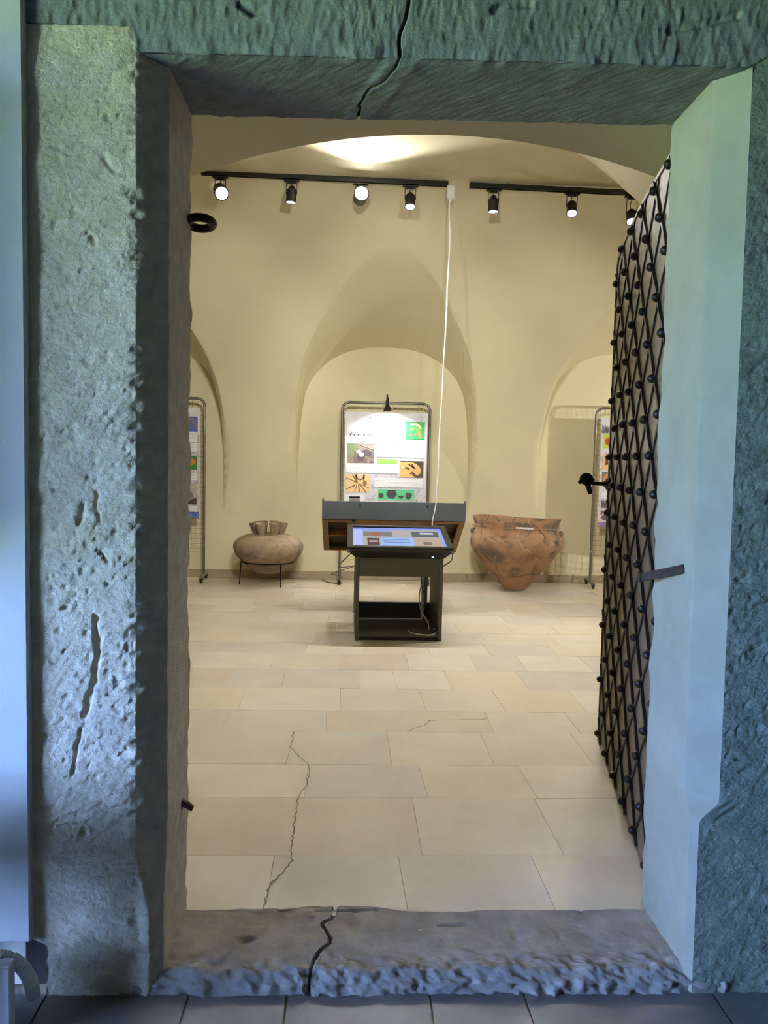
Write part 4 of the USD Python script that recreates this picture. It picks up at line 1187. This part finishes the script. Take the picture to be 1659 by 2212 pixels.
# ------------------------------------------------------------------ spouted urn on its stand
UC = at_y(579, 1238.6, 8.68); s_ = .000617
urn = thing('spouted_urn', 'wide buff clay urn with a ring of flaring mouths, held in an iron stand', 'urn', UC)
up = [(0, 0), (60, 0), (150, 8), (235, 30), (290, 75), (375, 150), (465, 225), (540, 300), (595, 380), (618, 450), (622, 500), (612, 550), (580, 600), (520, 645), (430, 685), (350, 705), (290, 714), (200, 716), (0, 716)]
up = spline(up, 4); up[:, 0] = np.clip(up[:, 0], .05, None)
ub = lathe(up * s_, 72)
ub.vertices += (fbm(ub.vertices * 9, 3, 61) - .5)[:, None] * .010 * np.array([1, 1, .4])
obj('urn_body', ub, M_URN, urn, smooth=True)
for k in range(6):
    a = math.radians(-60 + 60 * k + 3)
    ax = np.array([math.cos(a), math.sin(a), 0])
    nk = lathe([(.040, 0), (.043, .03), (.051, .075), (.059, .115), (.066, .142), (.062, .144), (.053, .115), (.042, .06), (.001, .05)], 26)
    nk.vertices[:, 2] += .010 * (fbm(nk.vertices * 22 + k, 2, 63) - .5) * (nk.vertices[:, 2] > .1)
    nk.apply_transform(trimesh.geometry.align_vectors([0, 0, 1], ax * .20 + np.array([0, 0, 1])))
    nk.apply_translation(ax * .125 + np.array([0, 0, 712 * s_]) - np.array([0, 0, .012]))
    obj('mouth', nk, M_URN, urn, smooth=50)
st = thing('urn_stand', 'thin black iron ring stand with three legs under the spouted urn', 'iron stand', (UC[0], UC[1], 0))
zr = UC[2] + 222 * s_
obj('ring', tube([(.296 * math.cos(a), .296 * math.sin(a), zr) for a in np.linspace(0, 2 * math.pi, 48, endpoint=False)], .0065, 8, closed=True), M_IRON, st, smooth=True)
for px, py in ((517, 1262), (601, 1268), (595, 1256)):
    g = at_z(px, py, 0) - np.array([UC[0], UC[1], 0]); n_ = np.hypot(g[0], g[1])
    obj('leg', tube([(g[0] / n_ * .296, g[1] / n_ * .296, zr), (g[0] / n_ * max(n_, .30), g[1] / n_ * max(n_, .30), .002)], .006, 8), M_IRON, st)

# ------------------------------------------------------------------ big mended storage pot
PC = at_z(1111, 1272, 0); PC[1] = 8.54; PC[0] = at_y(1111, 1274, 8.54)[0]; PC[2] = 0; s2 = .000698
pot = thing('storage_pot', 'huge orange-brown storage pot mended from sherds, standing on the floor at the right', 'pot', PC)
pp = [(0, 0), (120, 0), (162, 4), (215, 62), (280, 125), (340, 200), (400, 275), (462, 350), (525, 425), (585, 500), (637, 575), (685, 650), (710, 720), (714, 780), (700, 850), (672, 910), (655, 955), (652, 990), (660, 1035), (676, 1085), (688, 1122), (682, 1130), (672, 1124), (655, 1085), (636, 1030), (630, 985), (650, 920), (680, 850), (688, 780), (660, 650), (560, 500), (440, 350), (300, 180), (150, 60), (0, 60)]
pp = np.vstack([pp[:3], spline(pp[2:20], 4)[1:], pp[20:]]).astype(float); pp[:, 0] = np.clip(pp[:, 0], .05, None)
pb = lathe(pp * s2, 96)
v = pb.vertices
v += ((fbm(v * 6, 3, 71) - .5)[:, None] * .022 + (fbm(v * 24, 2, 72) - .5)[:, None] * .005) * np.array([1, 1, .25])
v[:, 2] += np.where(v[:, 2] > .70, .014 * np.sin(np.arctan2(v[:, 1], v[:, 0]) * 2 + 2.6) - .016 * v[:, 0], 0)
pb.vertices = v
obj('pot_body', pb, M_POT, pot, smooth=50)
a_ = np.linspace(0, 2 * math.pi, 80, endpoint=False)
obj('neck_line', tube([(.4575 * math.cos(q), .4575 * math.sin(q), 1012 * s2 - .008 * math.cos(q)) for q in a_], .005, 6, closed=True), M_URN, pot)
for an, zz in ((-118, 925), (-14, 905), (165, 915), (75, 915)):
    a = math.radians(an); ax = np.array([math.cos(a), math.sin(a), 0]); side = np.array([-ax[1], ax[0], 0])
    lug = trimesh.creation.icosphere(3, 1.0); lug.vertices = lug.vertices[:, :1] * side * .044 + lug.vertices[:, 1:2] * ax * .030 + lug.vertices[:, 2:] * np.array([0, 0, .034])
    lug.vertices += (fbm(lug.vertices * 40 + an, 2, 74) - .5)[:, None] * .012
    lug.apply_translation(ax * (.470 + .006) + np.array([0, 0, zz * s2]))
    if lug.volume < 0:
        lug.invert()
    obj('lug', lug, M_POT, pot, smooth=True)
lab = thing('label_strip', 'narrow white paper label stuck across the neck of the storage pot', 'label', (PC[0], PC[1], 0))
aa = np.radians(np.linspace(-102.5, -80.5, 9))
G = np.array([[[.474 * math.cos(q), .474 * math.sin(q), z - .012 * (q + 1.6)] for z in (1018 * s2, 1046 * s2)] for q in aa])
G2 = G * np.array([.995, .995, 1])
obj('card', grid(np.concatenate([G, G2[:, ::-1]], 1), True, True), M_LABEL, lab)
